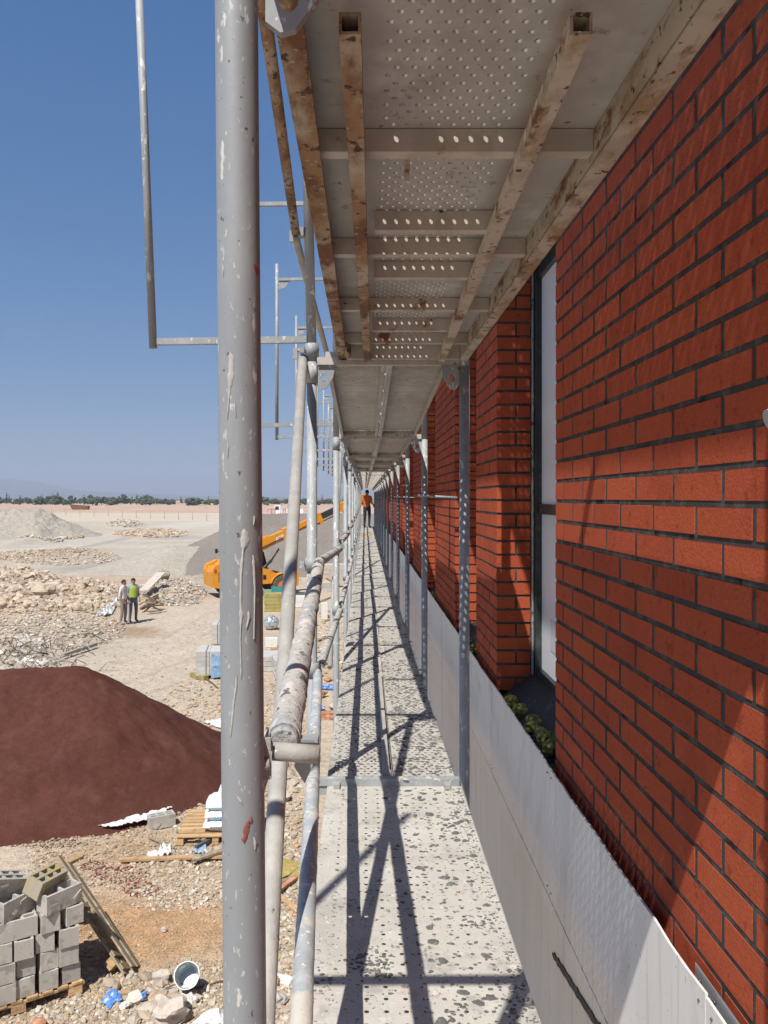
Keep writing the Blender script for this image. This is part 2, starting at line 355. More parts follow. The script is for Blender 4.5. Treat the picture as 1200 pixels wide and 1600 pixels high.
def scatter(name,label,zones,seed,flat=.6,palette=None,cat='rubble',jag=.3):
    """zones: (cx,cy,rx,ry in photo pixels on the ground, count, smin, smax, palette)"""
    r=np.random.default_rng(seed); PP=[];SS=[];CC=[]
    for cx,cy,rx,ry,n,s0,s1,pal in zones:
        a=r.uniform(0,6.283,n); q=np.sqrt(r.uniform(0,1,n)); px=cx+rx*q*np.cos(a); py=cy+ry*q*np.sin(a)
        Z=F*EYE/(py-VY); X=(px-VX)/F*Z
        s=s0*(s1/s0)**(r.uniform(0,1,n)**2.2)
        z=height(X,Z)-EYE
        PP.append(np.stack([X,Z,z],1)); SS.append(s)
        pal=np.array(pal); CC.append(pal[r.integers(0,len(pal),n)]*r.uniform(.75,1.15,(n,1)))
    P=np.concatenate(PP);S=np.concatenate(SS);CC=np.clip(np.concatenate(CC),0,1)
    k=P[:,0]<.45+0*S
    V,Fs,cc=rocks(P[k],S[k],CC[k],flat=flat,seed=seed,jag=jag)
    o=bpy.data.objects.new(name,npmesh(name,V,Fs,M['rock'],col=cc)); link(o); tag(o,label,cat,kind='stuff'); return o
GRV=[(.45,.36,.26),(.38,.30,.21),(.50,.42,.33),(.32,.26,.20),(.42,.30,.19),(.44,.32,.21)]
GREY=[(.42,.38,.33),(.37,.33,.28),(.47,.42,.36),(.31,.28,.24)]
ORA=[(.50,.40,.29),(.46,.35,.25),(.56,.47,.37),(.50,.42,.33),(.38,.30,.22)]
PALE=[(.52,.46,.38),(.47,.41,.33),(.58,.54,.47),(.42,.35,.27),(.44,.36,.27)]
RED=[(.19,.06,.05),(.24,.085,.07),(.15,.05,.045),(.36,.28,.22)]
scatter('gravel','small pale gravel strewn over the near ground',[
  (240,1460,260,170,9000,.005,.019,GRV),(330,1560,120,60,3000,.008,.03,GRV+PALE),(330,1600,330,90,6000,.008,.035,GRV+PALE),(270,1400,80,22,260,.012,.04,PALE),(200,1580,160,30,260,.015,.05,PALE),(440,1450,40,160,500,.015,.06,PALE+GRV),(340,1260,80,60,2600,.012,.045,PALE+GRV),
  (200,1330,160,60,3000,.010,.035,GRV),(450,1300,45,320,3600,.012,.06,PALE+GRV),(330,1130,90,70,1300,.015,.06,GRV),
  (280,1080,150,110,1300,.012,.045,GRV+PALE),(440,1520,60,90,900,.015,.05,PALE)],5)
scatter('rubble','loose tan rubble and broken stone in low heaps',[
  (80,935,135,30,7500,.025,.24,ORA),(15,915,90,26,1900,.03,.32,ORA),(60,872,130,12,3600,.03,.17,ORA),(70,985,125,32,5200,.015,.10,GREY+PALE+ORA),
  (262,932,60,18,3000,.015,.13,PALE+GREY),(235,836,58,6,2600,.06,.34,ORA),(195,821,28,5,700,.1,.35,PALE),(60,838,75,6,700,.12,.5,GRV+PALE),
  (350,905,120,8,1500,.015,.09,PALE+GREY),(85,838,20,10,200,.1,.5,GREY),(290,1345,60,22,260,.012,.055,PALE),(290,1395,70,28,320,.01,.045,PALE),
  (250,1560,90,45,120,.02,.09,PALE+ORA),(450,1200,40,40,150,.02,.12,PALE),(500,1010,40,60,500,.03,.12,PALE+ORA),(120,1500,60,60,200,.01,.05,GRV),
  (30,1040,60,20,500,.04,.2,GREY+PALE)],6,jag=.38)
scatter('red_shards','crumbled dark red sand clods by the pallets',[(190,1368,46,13,420,.008,.026,RED),(150,1354,26,9,160,.008,.024,RED),(222,1388,30,12,240,.008,.028,RED)],8)

DRED=[(.10,.038,.03),(.13,.055,.045),(.08,.03,.025)]
scatter('sand_crumbs','dark red sand crumbs spilt along the foot of the heap',[(50,1318,90,9,900,.004,.018,DRED),(150,1298,60,9,800,.004,.018,DRED),(235,1272,50,11,700,.004,.018,DRED),(300,1240,45,14,600,.004,.018,DRED),(335,1215,25,16,300,.004,.018,DRED)],9)
# heaps ------------------------------------------------------------
def heap(name,label,cat,cx,cy,rx,ry,h,matl,rot=0,p=1.0,n=150,nseed=1,rough=.05,ridge=0,kind=None,nsc=.6):
    """an angle-of-repose heap: cone distance with a ridge of half length `ridge` along its own x"""
    a=np.linspace(-1.08,1.08,n); A,B=np.meshgrid(a,a); X=A*(rx+ridge); Y=B*ry
    dx=np.maximum(np.abs(X)-ridge,0)/rx; d=np.sqrt(dx**2+(Y/ry)**2)
    c,s=math.cos(rot),math.sin(rot); WX=cx+X*c-Y*s; WY=cy+X*s+Y*c
    wob=(fbm(WX*nsc*1.3,WY*nsc*1.3,4,nseed)-.47)
    d=d*(1+wob*.35)
    hh=h*(1-d)
    top=h*.93; hh=np.where(hh>top,top+(hh-top)*.35,hh)              # softened crest
    hh=hh+rough*(fbm(WX*4,WY*4,4,nseed+9)-.47)*np.clip(hh/h*3,0,1)
    gl=height(WX,WY); Zc=np.where(hh>0,hh-.02,-.15)+np.minimum(gl,gl)-EYE
    V=np.stack([WX-cx,WY-cy,Zc+EYE],-1).reshape(-1,3)
    ii=(np.arange(n-1)[:,None]*n+np.arange(n-1)[None,:]).ravel(); Fs=np.stack([ii,ii+1,ii+n+1,ii+n],1)
    o=bpy.data.objects.new(name,npmesh(name,V,Fs,matl,smooth=True)); link(o); o.location=(cx,cy,-EYE); tag(o,label,cat,kind=kind); return o
M['redsand']=mat('dark_red_sand',(.092,.036,.027),.97,0,[('mul',1.1,.86,1.12),('mul',9,.88,1.12),('mul',60,.7,1.3),((.12,.055,.043),2.0,.55,.2),((.45,.38,.34),150,.74,.02)],bump=.6,bscale=60,bdist=.01,spec=.1)
M['greysand']=mat('grey_crushed_stone',(.215,.19,.165),.97,0,[('mul',.25,.9,1.1),('mul',8,.85,1.15)],bump=.5,bscale=8,bdist=.06,spec=.1)
M['greysand2']=mat('pale_crushed_stone',(.37,.33,.275),.97,0,[('mul',.3,.9,1.1),('mul',5,.85,1.15)],bump=.6,bscale=3,bdist=.15,spec=.1)
heap('sand_heap','large dark red brown sand heap near the scaffold','heap',-5.95,14.4,3.35,3.1,2.04,M['redsand'],rot=.2,ridge=.7,nseed=4,n=300,rough=.10,nsc=.35)
heap('gravel_heap','broad dark grey gravel heap behind the yellow loader','heap',-2.5,60,9.5,9.5,4.05,M['greysand'],rot=0,ridge=5.0,nseed=6,n=170,rough=.25,nsc=.08)
heap('gravel_heap','low pale grey spill of fine gravel spreading from the dark heap','heap',-12.2,56.5,6.5,5.0,1.7,M['greysand2'],rot=.25,ridge=1.5,nseed=8,n=90,rough=.12,nsc=.15)
heap('gravel_heap','pale crushed stone heap beyond the dusty track','heap',-47,104,8.5,9,3.6,M['greysand2'],rot=.1,ridge=3.5,nseed=12,n=120,rough=.9,nsc=.12)

# far plain: trees, houses, hills -----------------------------------
M['leaf']=mat('dark_tree_leaves',(.065,.08,.05),.9,0,[('mul',.8,.6,1.4)],orand=.25)
M['trunk']=mat('tree_bark',(.10,.08,.06),.9)
def far_tree(kind,seed):
    r=random.Random(seed); mb=MB(); nb=26 if kind!='tall' else 18
    for k in range(nb):
        if kind=='tall': c=Vector((r.gauss(0,.35),r.gauss(0,.35),r.uniform(1.2,8.2))); rad=r.uniform(.45,.8)*(1.1-c.z/12)
        else:
            a=r.uniform(0,6.28); q=r.uniform(0,1)**.5*2.6; c=Vector((q*math.cos(a),q*math.sin(a),r.uniform(1.6,5.2)-q*.35)); rad=r.uniform(.5,1.25)
        vv=[c+Vector(v)*rad*r.uniform(.6,1.3) for v in IV]; mb.add(vv,[tuple(f) for f in IF])
    crown=mb.mesh('crown',M['leaf'],False)
    tb=MB().tube([(0,0,0),(r.uniform(-.1,.1),0,1.2),(r.uniform(-.2,.2),0,2.6)],[.22,.17,.1],n=6); return crown,tb.mesh('trunk',M['trunk'],False)
TR=[far_tree('wide',k) for k in range(5)]+[far_tree('tall',k+20) for k in range(2)]
rr=random.Random(3)
for k in range(230):
    px=rr.uniform(-60,548); D=rr.uniform(520,820)
    kind=rr.choice([0,1,2,3,4,0,1,2,3,4,5,6]); cr,tk=TR[kind]; s=rr.uniform(.5,1.15)*(1.05 if px<230 else .85)
    if rr.random()<.08: s*=1.35
    x=(px-VX)/F*D
    lab='slim dark tree standing up in the line of far trees' if kind>4 else 'round dark tree in the line of far trees'
    grp='slim trees along the far edge of the plain' if kind>4 else 'round trees along the far edge of the plain'
    t=thing('tree',lab,'tree',(x,D,gz(x,D)-.2),rr.uniform(0,6),grp); t.scale=(s*1.5,s*1.4,s*.98)
    lobj('crown',cr,None,t); lobj('trunk',tk,None,t)
M['house']=mat('pale_house_render',(.62,.58,.53),.9,orand=.15); M['houseb']=mat('pinkish_house_render',(.55,.38,.31),.9,orand=.1)
M['roof']=mat('terracotta_roof',(.34,.14,.09),.9); M['darkglass']=mat('dark_window_glass',(.03,.035,.045),.2)
def house(px,D,w,h,m,roofed):
    x=(px-VX)/F*D; t=thing('house','small terracotta roofed house among the far trees' if roofed else 'small flat roofed pale house among the far trees','house',(x,D,gz(x,D)-.1),rr.uniform(-.3,.3),'roofed houses on the plain' if roofed else 'flat roofed houses on the plain')
    lobj('wall',MB().box(-w/2,w/2,-3,3,0,h),M[m],t)
    if roofed: lobj('roof',MB().prism([(-w/2-.3,h+.02),(w/2+.3,h+.02),(0,h+1.5)],-3.3,3.3),M['roof'],t)
    else: lobj('roof',MB().box(-w/2-.15,w/2+.15,-3.15,3.15,h+.01,h+.3),M['house'],t)
    wm=MB()
    for k in range(int(w//2.4)):
        a=-w/2+1+k*2.4; lobj('window',MB().box(a,a+1,-3.06,-2.98,h*.45,h*.75),M['darkglass'],t)
for k in range(30):
    house(rr.uniform(-40,545),rr.uniform(780,960),rr.uniform(4,9),rr.uniform(2.4,3.6),rr.choice(['house','house','houseb']),rr.random()<.4)
# hills far to the west
def hills(name,label,px0,px1,prof,D,depth,seed,c):
    n=140; a=np.linspace(0,1,n); V=[];Fs=[]
    rows=14
    for jr in range(rows):
        t=jr/(rows-1); y=D+depth*t; f=math.sin(min(t*1.6,1)*math.pi/2)
        for k in range(n):
            px=px0+(px1-px0)*a[k]; x=(px-VX)/F*(D+depth*.6)
            hh=prof(px)*.85*f*(.85+.3*float(fbm(np.array([x/700]),np.array([y/500+seed]),5,seed)[0]))
            V.append((x,y,hh-EYE-2))
    for jr in range(rows-1):
        for k in range(n-1): q=jr*n+k; Fs.append((q,q+1,q+n+1,q+n))
    m=mat(name+'_scrub',c,.95,0,[((.12,.12,.10),.004,.5,.1),((.35,.33,.30),.02,.66,.05)],coords='World')
    o=bpy.data.objects.new(name,npmesh(name,V,Fs,m,smooth=True)); link(o); tag(o,label,'hills',kind='structure')
def prof(px):
    k=math.exp(-((px+10)/75)**2)*215+math.exp(-((px-130)/110)**2)*75+25*math.exp(-((px-330)/160)**2)
    return k
hills('hills','hazy blue mountain slope beyond the plain',-900,620,lambda p: prof(p) if p>-40 else 215*math.exp(-((p+10)/75)**2)+170*math.exp(-((p+330)/240)**2),7000,1800,5,(.07,.09,.08))
# haze: one closed box round it all
hb=MB().box(-9000,9500,-400,9600,-EYE-3,330)
hm=bpy.data.materials.new('haze_air'); hm.use_nodes=True; t=hm.node_tree; t.nodes.clear()
pv=t.nodes.new('ShaderNodeVolumePrincipled'); pv.inputs['Density'].default_value=.00021; pv.inputs['Color'].default_value=(.72,.82,.98,1); pv.inputs['Anisotropy'].default_value=0.0
ou=t.nodes.new('ShaderNodeOutputMaterial'); t.links.new(pv.outputs[0],ou.inputs['Volume'])
ho=wobj('haze',hb,hm); tag(ho,'thin pale haze over the plain and the hills','haze',kind='stuff')
# bars and posts of the site fence out on the plain
M['post']=mat('weathered_fence_post',(.25,.22,.18),.9)
fen=thing('site_fence','thin line of fence posts and wire crossing the pale plain','fence',gnd(330,812))
for k in range(15):
    D=170+k*5.0; px=345-k*22; x=(px-VX)/F*D; z=gz(x,D)
    wobj('fence_post',MB().tube([(x,D,z-.1),(x,D,z+1.9)],.05,n=6),M['post'],fen)
wm=MB()
for k in range(14):
    D0,D1=170+k*5.0,175+k*5.0; x0=(345-k*22-VX)/F*D0; x1=(345-(k+1)*22-VX)/F*D1
    for hh in (.6,1.2,1.8): wm.tube([(x0,D0,gz(x0,D0)+hh),(x1,D1,gz(x1,D1)+hh)],.012,n=4)
wobj('wire',wm,M['post'],fen)
# ------------------------------------------------------------------ the brick building
WX=.725; CH=.075; ZB=-1.0625
bld=thing('building','long red brick building with tall windows and a white clad base','building',(5,20,-EYE))
SOL=[(-6.0,3.03,'far'),(4.38,5.19,'near'),(6.4,8.2,'near'),(9.3,11.9,'near'),(13.1,13.95,'near'),(15.15,16.95,'near'),(18.1,20.7,'near'),(21.9,22.75,'near'),(23.95,25.75,'near'),(26.9,29.5,'near'),(30.7,31.5,'near'),(32.7,34.5,'near'),(35.7,38.2,'near'),(39.4,41.2,'near')]
TOPZ=3.36; HEADZ=ZB+CH*31
core=MB()
for a,b,_ in SOL: core.box(WX+.0018,1.1,a+.006,b-.006,ZB+.004,HEADZ)
core.box(WX+.0018,1.1,-6,41.2,HEADZ+.003,TOPZ)
wobj('wall',core,M['mortar'],bld)
M['render']=mat('grey_rendered_shell',(.40,.38,.35),.9,0,[('mul',.6,.9,1.1)],coords='World')
wobj('back_wall',MB().box(1.12,10,-6,41.2,-5,TOPZ-.02),M['render'],bld)
wobj('base_wall',MB().box(.745,1.11,-6,41.2,-5.02,ZB-.02),M['membrane'],bld)
wobj('roof',MB().box(.66,10.05,-6.05,41.25,TOPZ+.005,TOPZ+.16),M['render'],bld)
BR=[]    # (face, y or x start, length, z, depth, score)
def brick_mesh(L,D,face,var,mi):
    r=random.Random(hash((round(L*1000),round(D*1000),face,var))&0xffff)
    h=.0612; c=.0004; mb=MB(); j=lambda s=.0006:r.uniform(-s,s)
    # local: x depth into wall (0 at face), y along, z up
    o=[(c+j(),j(),j()),(c+j(),L+j(),j()),(c+j(),L+j(),h+j()),(c+j(),j(),h+j())]
    i=[(j(),c*1.3+j(),c*1.3+j()),(j(),L-c*1.3+j(),c*1.3+j()),(j(),L-c*1.3+j(),h-c*1.3+j()),(j(),c*1.3+j(),h-c*1.3+j())]
    bk=[(D,0,0),(D,L,0),(D,L,h),(D,0,h)]
    mb.add(o+i+bk,[(7,6,5,4)]+[(k,(k+1)%4,(k+1)%4+4,k+4)[::-1] for k in range(4)]+[(k,(k+1)%4,(k+1)%4+8,k+8) for k in range(4)])
    return mb
cache={}
def get_brick(L,D,face,var,mi):
    k=(round(L,3),round(D,3),face,var,mi)
    if k not in cache: cache[k]=brick_mesh(L,D,face,var,mi).mesh('brick',M[['brick','brickb','brickc'][mi]])
    return cache[k]
def proj(x,y,z): return VX+x/y*F, VY-z/y*F
def score(x,y,z,L,face):
    if y<.9 : return 0
    px,py=proj(x,y,z)
    if not(-30<px<1230 and -30<py<1630): return 0
    if z>.70*(WX/.474) : return 0
    w=F*L/y; 
    if face=='f': w=abs(proj(x,y-L/2,z)[0]-proj(x,y+L/2,z)[0])
    return w*F*.065/y
def course(z,a,b,mode,k):
    """bricks of one course of a front face, a..b along Y"""
    e=k%2
    if mode=='far':      # bond starts at the far end b
        cuts=[b]; q=b-(.245 if e else .115); 
        while q>a: cuts.append(q); q-=.26
        cuts.append(a); cuts=cuts[::-1]
    else:
        cuts=[a]; q=a+(.255 if e else .125)
        while q<b-.02: cuts.append(q); q+=.26
        cuts.append(b)
    for s0,s1 in zip(cuts[:-1],cuts[1:]):
        if s1-s0<.03: continue
        BR.append(('f',WX,s0+(.0085 if s0!=a else 0),s1-s0-(.017 if (s0!=a and s1!=b) else .0085),z,.1 if not(mode=='near' and s0==a and not e) else .185))
nc=int(round((TOPZ-ZB)/CH))
for k in range(nc):
    z=ZB+k*CH+.007
    if z+CH<HEADZ+.01:
        for n,(a,b,mode) in enumerate(SOL):
            course(z,a,b,mode,k+n)
            if mode=='near':   # return face towards the eye
                if (k+n)%2: BR.append(('r',WX+.112,a,.07,z,.10))
                # the far return face is hidden; the near wall's far return:
            else:
                if k%2: BR.append(('b',WX+.112,b,.07,z,.10))
    else: course(z,-6,41.2,'far',k)
sc=[]
for q in BR:
    f,x,y,L,z,D=q
    if f=='f':
        s=score(x,y+L/2,z+.03,L,'f')
        if y in [a for a,b,m in SOL if m=='near']: s=max(s, F*F*D*.065/(y*y) if s else 0)
    elif f=='r': s=F*F*L*.065/(y*y) if y<30 else 0
    else: s=0
    sc.append(s)
order=sorted(range(len(BR)),key=lambda i:-sc[i]); single=set(i for i in order[:298] if sc[i]>0)
stuff=MB(); rb=random.Random(11)
for i,q in enumerate(BR):
    f,x,y,L,z,D=q; var=rb.randrange(3); mi=rb.choice([0,0,0,1,1,2]); push=rb.uniform(-.0006,.0006); tilt=rb.uniform(-.001,.001)
    if f=='f': loc=Vector((x+push,y,z)); rot=Matrix.Rotation(tilt,4,'X')
    elif f=='r': loc=Vector((x+L,y+.0,z)); rot=Matrix.Rotation(math.pi/2,4,'Z')
    else: loc=Vector((x,y,z)); rot=Matrix.Rotation(-math.pi/2,4,'Z')
    if i in single:
        o=bpy.data.objects.new('brick',get_brick(L,D,f,var,mi)); link(o,bld); o.location=loc-Vector(bld.location); o.rotation_euler=rot.to_euler()
    else:
        st=len(stuff.v); mb=brick_mesh(L,D,f,var,mi); stuff.add(mb.v,mb.f,mi); stuff.xform(Matrix.Translation(loc)@rot,st)
o=wobj('brick',stuff,[M['brick'],M['brickb'],M['brickc']],bld); tag(o,kind='stuff')
# mortar slightly smeared beads would be too fine: the recessed core is the joint
# white cladding
PX=.685; PL=1.358
ys=[1.605-PL*6+PL*k for k in range(37)]
rows=[(-1.484,-1.0015),(-2.16,-1.484),(-2.84,-2.16),(-3.52,-2.84),(-4.20,-3.52),(-4.97,-4.20)]
rp=random.Random(5)
for ri,(z0,z1) in enumerate(rows):
    for y in ys:
        if y>41: break
        e=.0016; mb=MB(); push=rp.uniform(-.0015,.0015)
        if ri==0:      # top edge sawn a little ragged
            n=14; top=[(y+e+(PL-2*e)*k/n, z1+rp.uniform(-.004,.0035)) for k in range(n+1)]
            mb.prism([(y+e,z0+e),(y+PL-e,z0+e)]+top[::-1],PX+push,PX+.006+push,axis='x')
        else: mb.box(PX+push,PX+.006+push,y+e,y+PL-e,z0+e,z1-e)
        o=wobj('cladding_panel',mb,M['panel'],bld)
wobj('panel_rail',MB().box(PX+.014,PX+.03,-5.6,41.1,-1.52,-1.45).box(PX+.014,PX+.03,-5.6,41.1,-2.2,-2.12),M['membrane'],bld)
# black adhesive run below the joint
mb=MB(); n=26; lo=[];hi=[]
for k in range(n+1):
    t=k/n; y=2.893-.72*t; z=-1.653+.138*t; w=.010+.006*noise.noise(Vector((k*.7,0,0)))+(.004 if k%3==0 else 0)
    if k in (0,n): w=.003
    lo.append((y,z-w)); hi.append((y,z+w*1.2+.003*noise.noise(Vector((k*1.3,5,0)))))
mb.prism(lo+hi[::-1],PX-.006,PX-.0005,axis='x'); wobj('adhesive_run',mb,M['membrane'],bld)
# metal flashing with screws by the near end of the cladding
mb=MB().box(.704,.706,-.2,1.70,-1.06,-.99); fl=wobj('flashing',mb,M['bracket'],bld)
sb=MB()
for y in (1.67,1.60,1.45): sb.tube([(.7035,y,-1.012),(.699,y,-1.012)],.004,n=8)
wobj('screw',sb,M['bolt'],fl)
# windows
def window(a,b,i):
    XW=.93
    w=bpy.data.objects.new('window',None); link(w,bld); w.location=Vector((XW,(a+b)/2,ZB))-Vector(bld.location)
    z0,z1=-.975,1.235; f=MB(); t=.055
    f.box(XW,XW+.07,a+.035,a+.035+t,z0,z1).box(XW,XW+.07,b-.035-t,b-.035,z0,z1)
    f.box(XW+.001,XW+.07,a+.035+t,b-.035-t,z1-t,z1).box(XW+.001,XW+.07,a+.035+t,b-.035-t,z0,z0+t)
    f.box(XW+.002,XW+.068,a+.035+t,b-.035-t,-.085,-.035)
    f.box(XW-.012,XW-.001,b-.052,b-.035,z0,z1).box(XW-.012,XW-.001,b-.092,b-.080,z0+.01,z1-.01)
    wobj('frame',f,M['winframe'],w)
    for q0,q1 in ((-.033,z1-t-.002),(z0+t+.002,-.087)):
        wobj('pane',MB().box(XW+.022,XW+.03,a+.035+t+.002,b-.035-t-.002,q0,q1),M['white'],w)
    # gasket strip, ragged, between the frame and the brick return
    mb=MB(); n=30; L_=[];R_=[]
    for k in range(n+1):
        z=z0+(z1-z0)*k/n; L_.append((WX+.19+.004*noise.noise(Vector((k*1.1,i,0))),z)); R_.append((XW+.002,z))
    mb.prism(L_+R_[::-1],b-.03,b-.004); wobj('sealant_strip',mb,M['foam'],w)
    if i<2:
        st=wobj('sticker',MB().box(XW+.0195,XW+.0215,b-.42,b-.30,-.78,-.62),M['label'],w)
    # membrane flap over the base wall and reveal lining
    mb=MB().add([(XW,a+.01,z0+.02),(XW,b-.01,z0+.02),(XW-.12,b-.01,z0-.06),(XW-.12,a+.01,z0-.06),(.70,b-.01,ZB-.06),(.70,a+.01,ZB-.06)],[(0,1,2,3),(3,2,4,5)])
    mb.box(XW+.03,1.11,a+.002,b-.002,ZB+.002,z0-.002)
    mb.box(.86,1.10,a-.001,a+.03,ZB,z1+.02).box(XW+.001,1.10,b-.03,b+.001,ZB,z1+.02).box(XW+.001,1.10,a+.03,b-.03,z1+.002,HEADZ-.003)
    wobj('membrane',mb,M['membrane'],w)
ops=[(SOL[k][1],SOL[k+1][0]) for k in range(len(SOL)-1)]
for i,(a,b) in enumerate(ops): window(a,b,i)
# tufts of rock wool on the ledge behind the cladding
def tuft(c,s,seed):
    r=random.Random(seed); mb=MB(); 
    for k in range(5):
        cc=Vector(c)+Vector((r.uniform(-.4,.4)*s,r.uniform(-.6,.6)*s,r.uniform(0,.4)*s)); V=[]
        import bmesh
        bm=bmesh.new(); bmesh.ops.create_icosphere(bm,subdivisions=3,radius=s*r.uniform(.3,.6))
        off=len(mb.v); V=[cc+v.co*Vector((1,1,1)).x*(1+.5*noise.noise(v.co*28+Vector((k*9,0,seed)))+.45*noise.noise(v.co*90+Vector((k*3,seed,0)))) for v in bm.verts]
        mb.add(V,[tuple(v.index for v in f.verts) for f in bm.faces]); bm.free()
    return mb
for k,(y,x,s,z) in enumerate([(3.28,.70,.055,-.94),(3.42,.72,.065,-.93),(3.60,.70,.05,-.94),(3.72,.73,.06,-.95),(3.95,.72,.05,-.95),(4.12,.70,.045,-.95),(5.45,.70,.06,-.94),(5.9,.72,.05,-.95),(8.6,.7,.06,-.95)]):
    o=wobj('rock_wool_tuft',tuft((x+.055,y,z-.11),s,k),M['wool'],None,recalc=False)
    labs=['ragged yellow green rock wool tuft nearest the big brick wall, behind the white cladding','smooth bulging rock wool tuft behind the cladding below the first window','small rock wool scrap on the dark ledge below the first window','bushy rock wool tuft midway along the first window ledge','yellowish rock wool tuft towards the far jamb of the first window','small rock wool tuft at the foot of the first free brick pier','rock wool tuft on the ledge of the second window','dark rock wool scrap at the far end of the second window ledge','rock wool tuft on the ledge of the third window']
    tag(o,labs[k],'insulation','rock wool tufts on the window ledges')

# ------------------------------------------------------------------ scaffold
FZ=[-1.75,.95,3.73,6.28,8.8]+[11.3+2.5*k for k in range(12)]      # frame depths
def L1(i): return {0:.66,1:.66,2:.655,3:.50,4:.475}.get(i,.50)
def L0(i): return {0:-1.338,1:-1.338,2:-1.338,3:-1.385}.get(i,-1.375)
def LXp(i): return {0:-.142,1:-.142,2:-.247,3:-.225}.get(i,-.212)
def RXp(i): return {0:.515,1:.515,2:.466}.get(i,.47)
PR=.0242
scf=thing('scaffold','galvanised steel facade scaffold with perforated decks along the brick wall','scaffold',(.15,.95,-EYE))
# posts
for i,y in enumerate(FZ):
    lx,rx=LXp(i),RXp(i)
    near=i in (0,1)
    if i==1:
        # near post leans a hair as in the photograph
        mb=MB().tube([(lx+.020, y, -5)]+[(lx-.006-.0084*z, y, z) for z in (-2,-1.2,-.4,.4,1.2,2.7)],.0254,n=48)
    else:
        up=-.045 if i==2 else -.01
        mb=MB().tube([(lx,y,-4.95),(lx,y,L1(i)-.02)],PR,n=20)
        mb.tube([(lx,y,L1(i)-.019),(lx+up,y+.0,L1(i)+1.9),(lx+up,y,L1(i)+3.2)],PR-.001,n=20)
        mb.tube([(lx,y,L1(i)-.12),(lx,y,L1(i)-.03)],PR+.004,n=20)
    wobj('post',mb,M['galv_near'] if i==1 else M['galv'],scf)
    mb=MB().tube([(rx,y,-4.95),(rx,y,L1(i)-.04)],PR,n=20)
    mb.tube([(rx,y,L1(i)-.039),(rx,y,L1(i)+3.2)],PR-.001,n=20)
    wobj('post',mb,M['galv'],scf)
    for x in (lx,rx):
        bp=MB().box(x-.07,x+.07,y-.07,y+.07,-5.03,-4.94).tube([(x,y,-4.94),(x,y,-4.8)],.018,n=10)
        wobj('base_plate',bp,M['galv'],scf)
    # transoms at the three lifts
    for lv,z in enumerate((L0(i)-.045,L1(i)-.0,L1(i)+2.0,-3.36)):
        if lv==1: mb=MB().box(lx+PR+.001,rx-PR-.001,y-.02,y+.02,z-.035,z)
        else: mb=MB().box(lx+PR+.001,rx-PR-.001,y-.02,y+.02,z+.0,z+.04)
        wobj('transom',mb,M['galv'] if lv!=1 else M['rib'],scf)
    # gusset plates under the L1 transom
    for s,x in ((1,lx+PR),(-1,rx-PR)):
        if i==1 and s<0: continue
        z=L1(i)-.036+(.012 if i==1 else 0); W=.085 if i!=1 else .072; HH=.115 if i!=1 else .085
        poly=[(x,z),(x+s*W,z),(x+s*W,z-HH*.35),(x+s*W*.45,z-HH),(x,z-HH)]
        # lightening hole: plate built as a ring round a rounded slot
        hx,hz=x+s*W*.38,z-HH*.5; n=len(poly); hole=[(hx+.013*math.cos(a),hz+.019*math.sin(a)) for a in np.linspace(0,2*math.pi,11)[:-1]]
        mb=MB()
        outer=[]
        for hxx,hzz in hole:      # cast each hole vertex out to the outline
            dx,dz=hxx-hx,hzz-hz; best=1e9
            for (ax,az),(bx,bz) in zip(poly,poly[1:]+poly[:1]):
                den=dx*(bz-az)-dz*(bx-ax)
                if abs(den)<1e-12: continue
                t=((ax-hx)*(bz-az)-(az-hz)*(bx-ax))/den; u_=((ax-hx)*dz-(az-hz)*dx)/den
                if t>0 and -1e-6<=u_<=1+1e-6: best=min(best,t)
            outer.append((hx+dx*best,hz+dz*best))
        m=len(hole); V=[]
        for yy in (y-.006,y+.006):
            V+=[(a,yy,b) for a,b in hole]+[(a,yy,b) for a,b in outer]
        fs=[]
        for k in range(m):
            k2=(k+1)%m
            fs+=[(k,k2,m+k2,m+k),(2*m+k,3*m+k,3*m+k2,2*m+k2),(k,2*m+k,2*m+k2,k2),(m+k,m+k2,3*m+k2,3*m+k)]
        mb.add(V,fs)
        mb.box(min(x,x+s*W),max(x,x+s*W),y-.012,y+.012,z-.006,z+.0)
        wobj('gusset_plate',mb,M['galv'],scf)
    # outboard guard frame
    b0=.72 if i==2 else (.72 if i<2 else .56+.1*(i>3)); XO=-.97
    ln=-.045 if i==2 else 0
    wobj('guard_post',MB().tube([(XO-.02*(i==2),y,b0-.02),(XO-.02*(i==2)+ln*1.7,y,b0+1.92)],.0185,n=14),M['galv'],scf)
    mb=MB().bar((XO+.0,y+.0,b0+.01),(lx-PR,y,b0+.02),.03,.03); wobj('guard_bar',mb,M['galv'],scf)
    if i!=1: wobj('guard_bar',MB().bar((XO+.02,y,b0+1.75),(lx-PR,y,b0+1.76),.03,.03),M['galv'],scf)
    if i>2:
        wobj('gusset_plate',MB().prism([(XO+.02,b0+1.735),(XO+.14,b0+1.735),(XO+.09,b0+1.66),(XO+.02,b0+1.64)],y-.004,y+.004),M['galv'],scf)
# outer mesh-like ladder rails on the distant frames, seen stacked against the sky
for i in range(5,13):
    y=FZ[i]
    wobj('guard_bar',MB().bar((-.95,y,1.35),(LXp(i)-PR,y,1.35),.025,.025),M['galv'],scf)
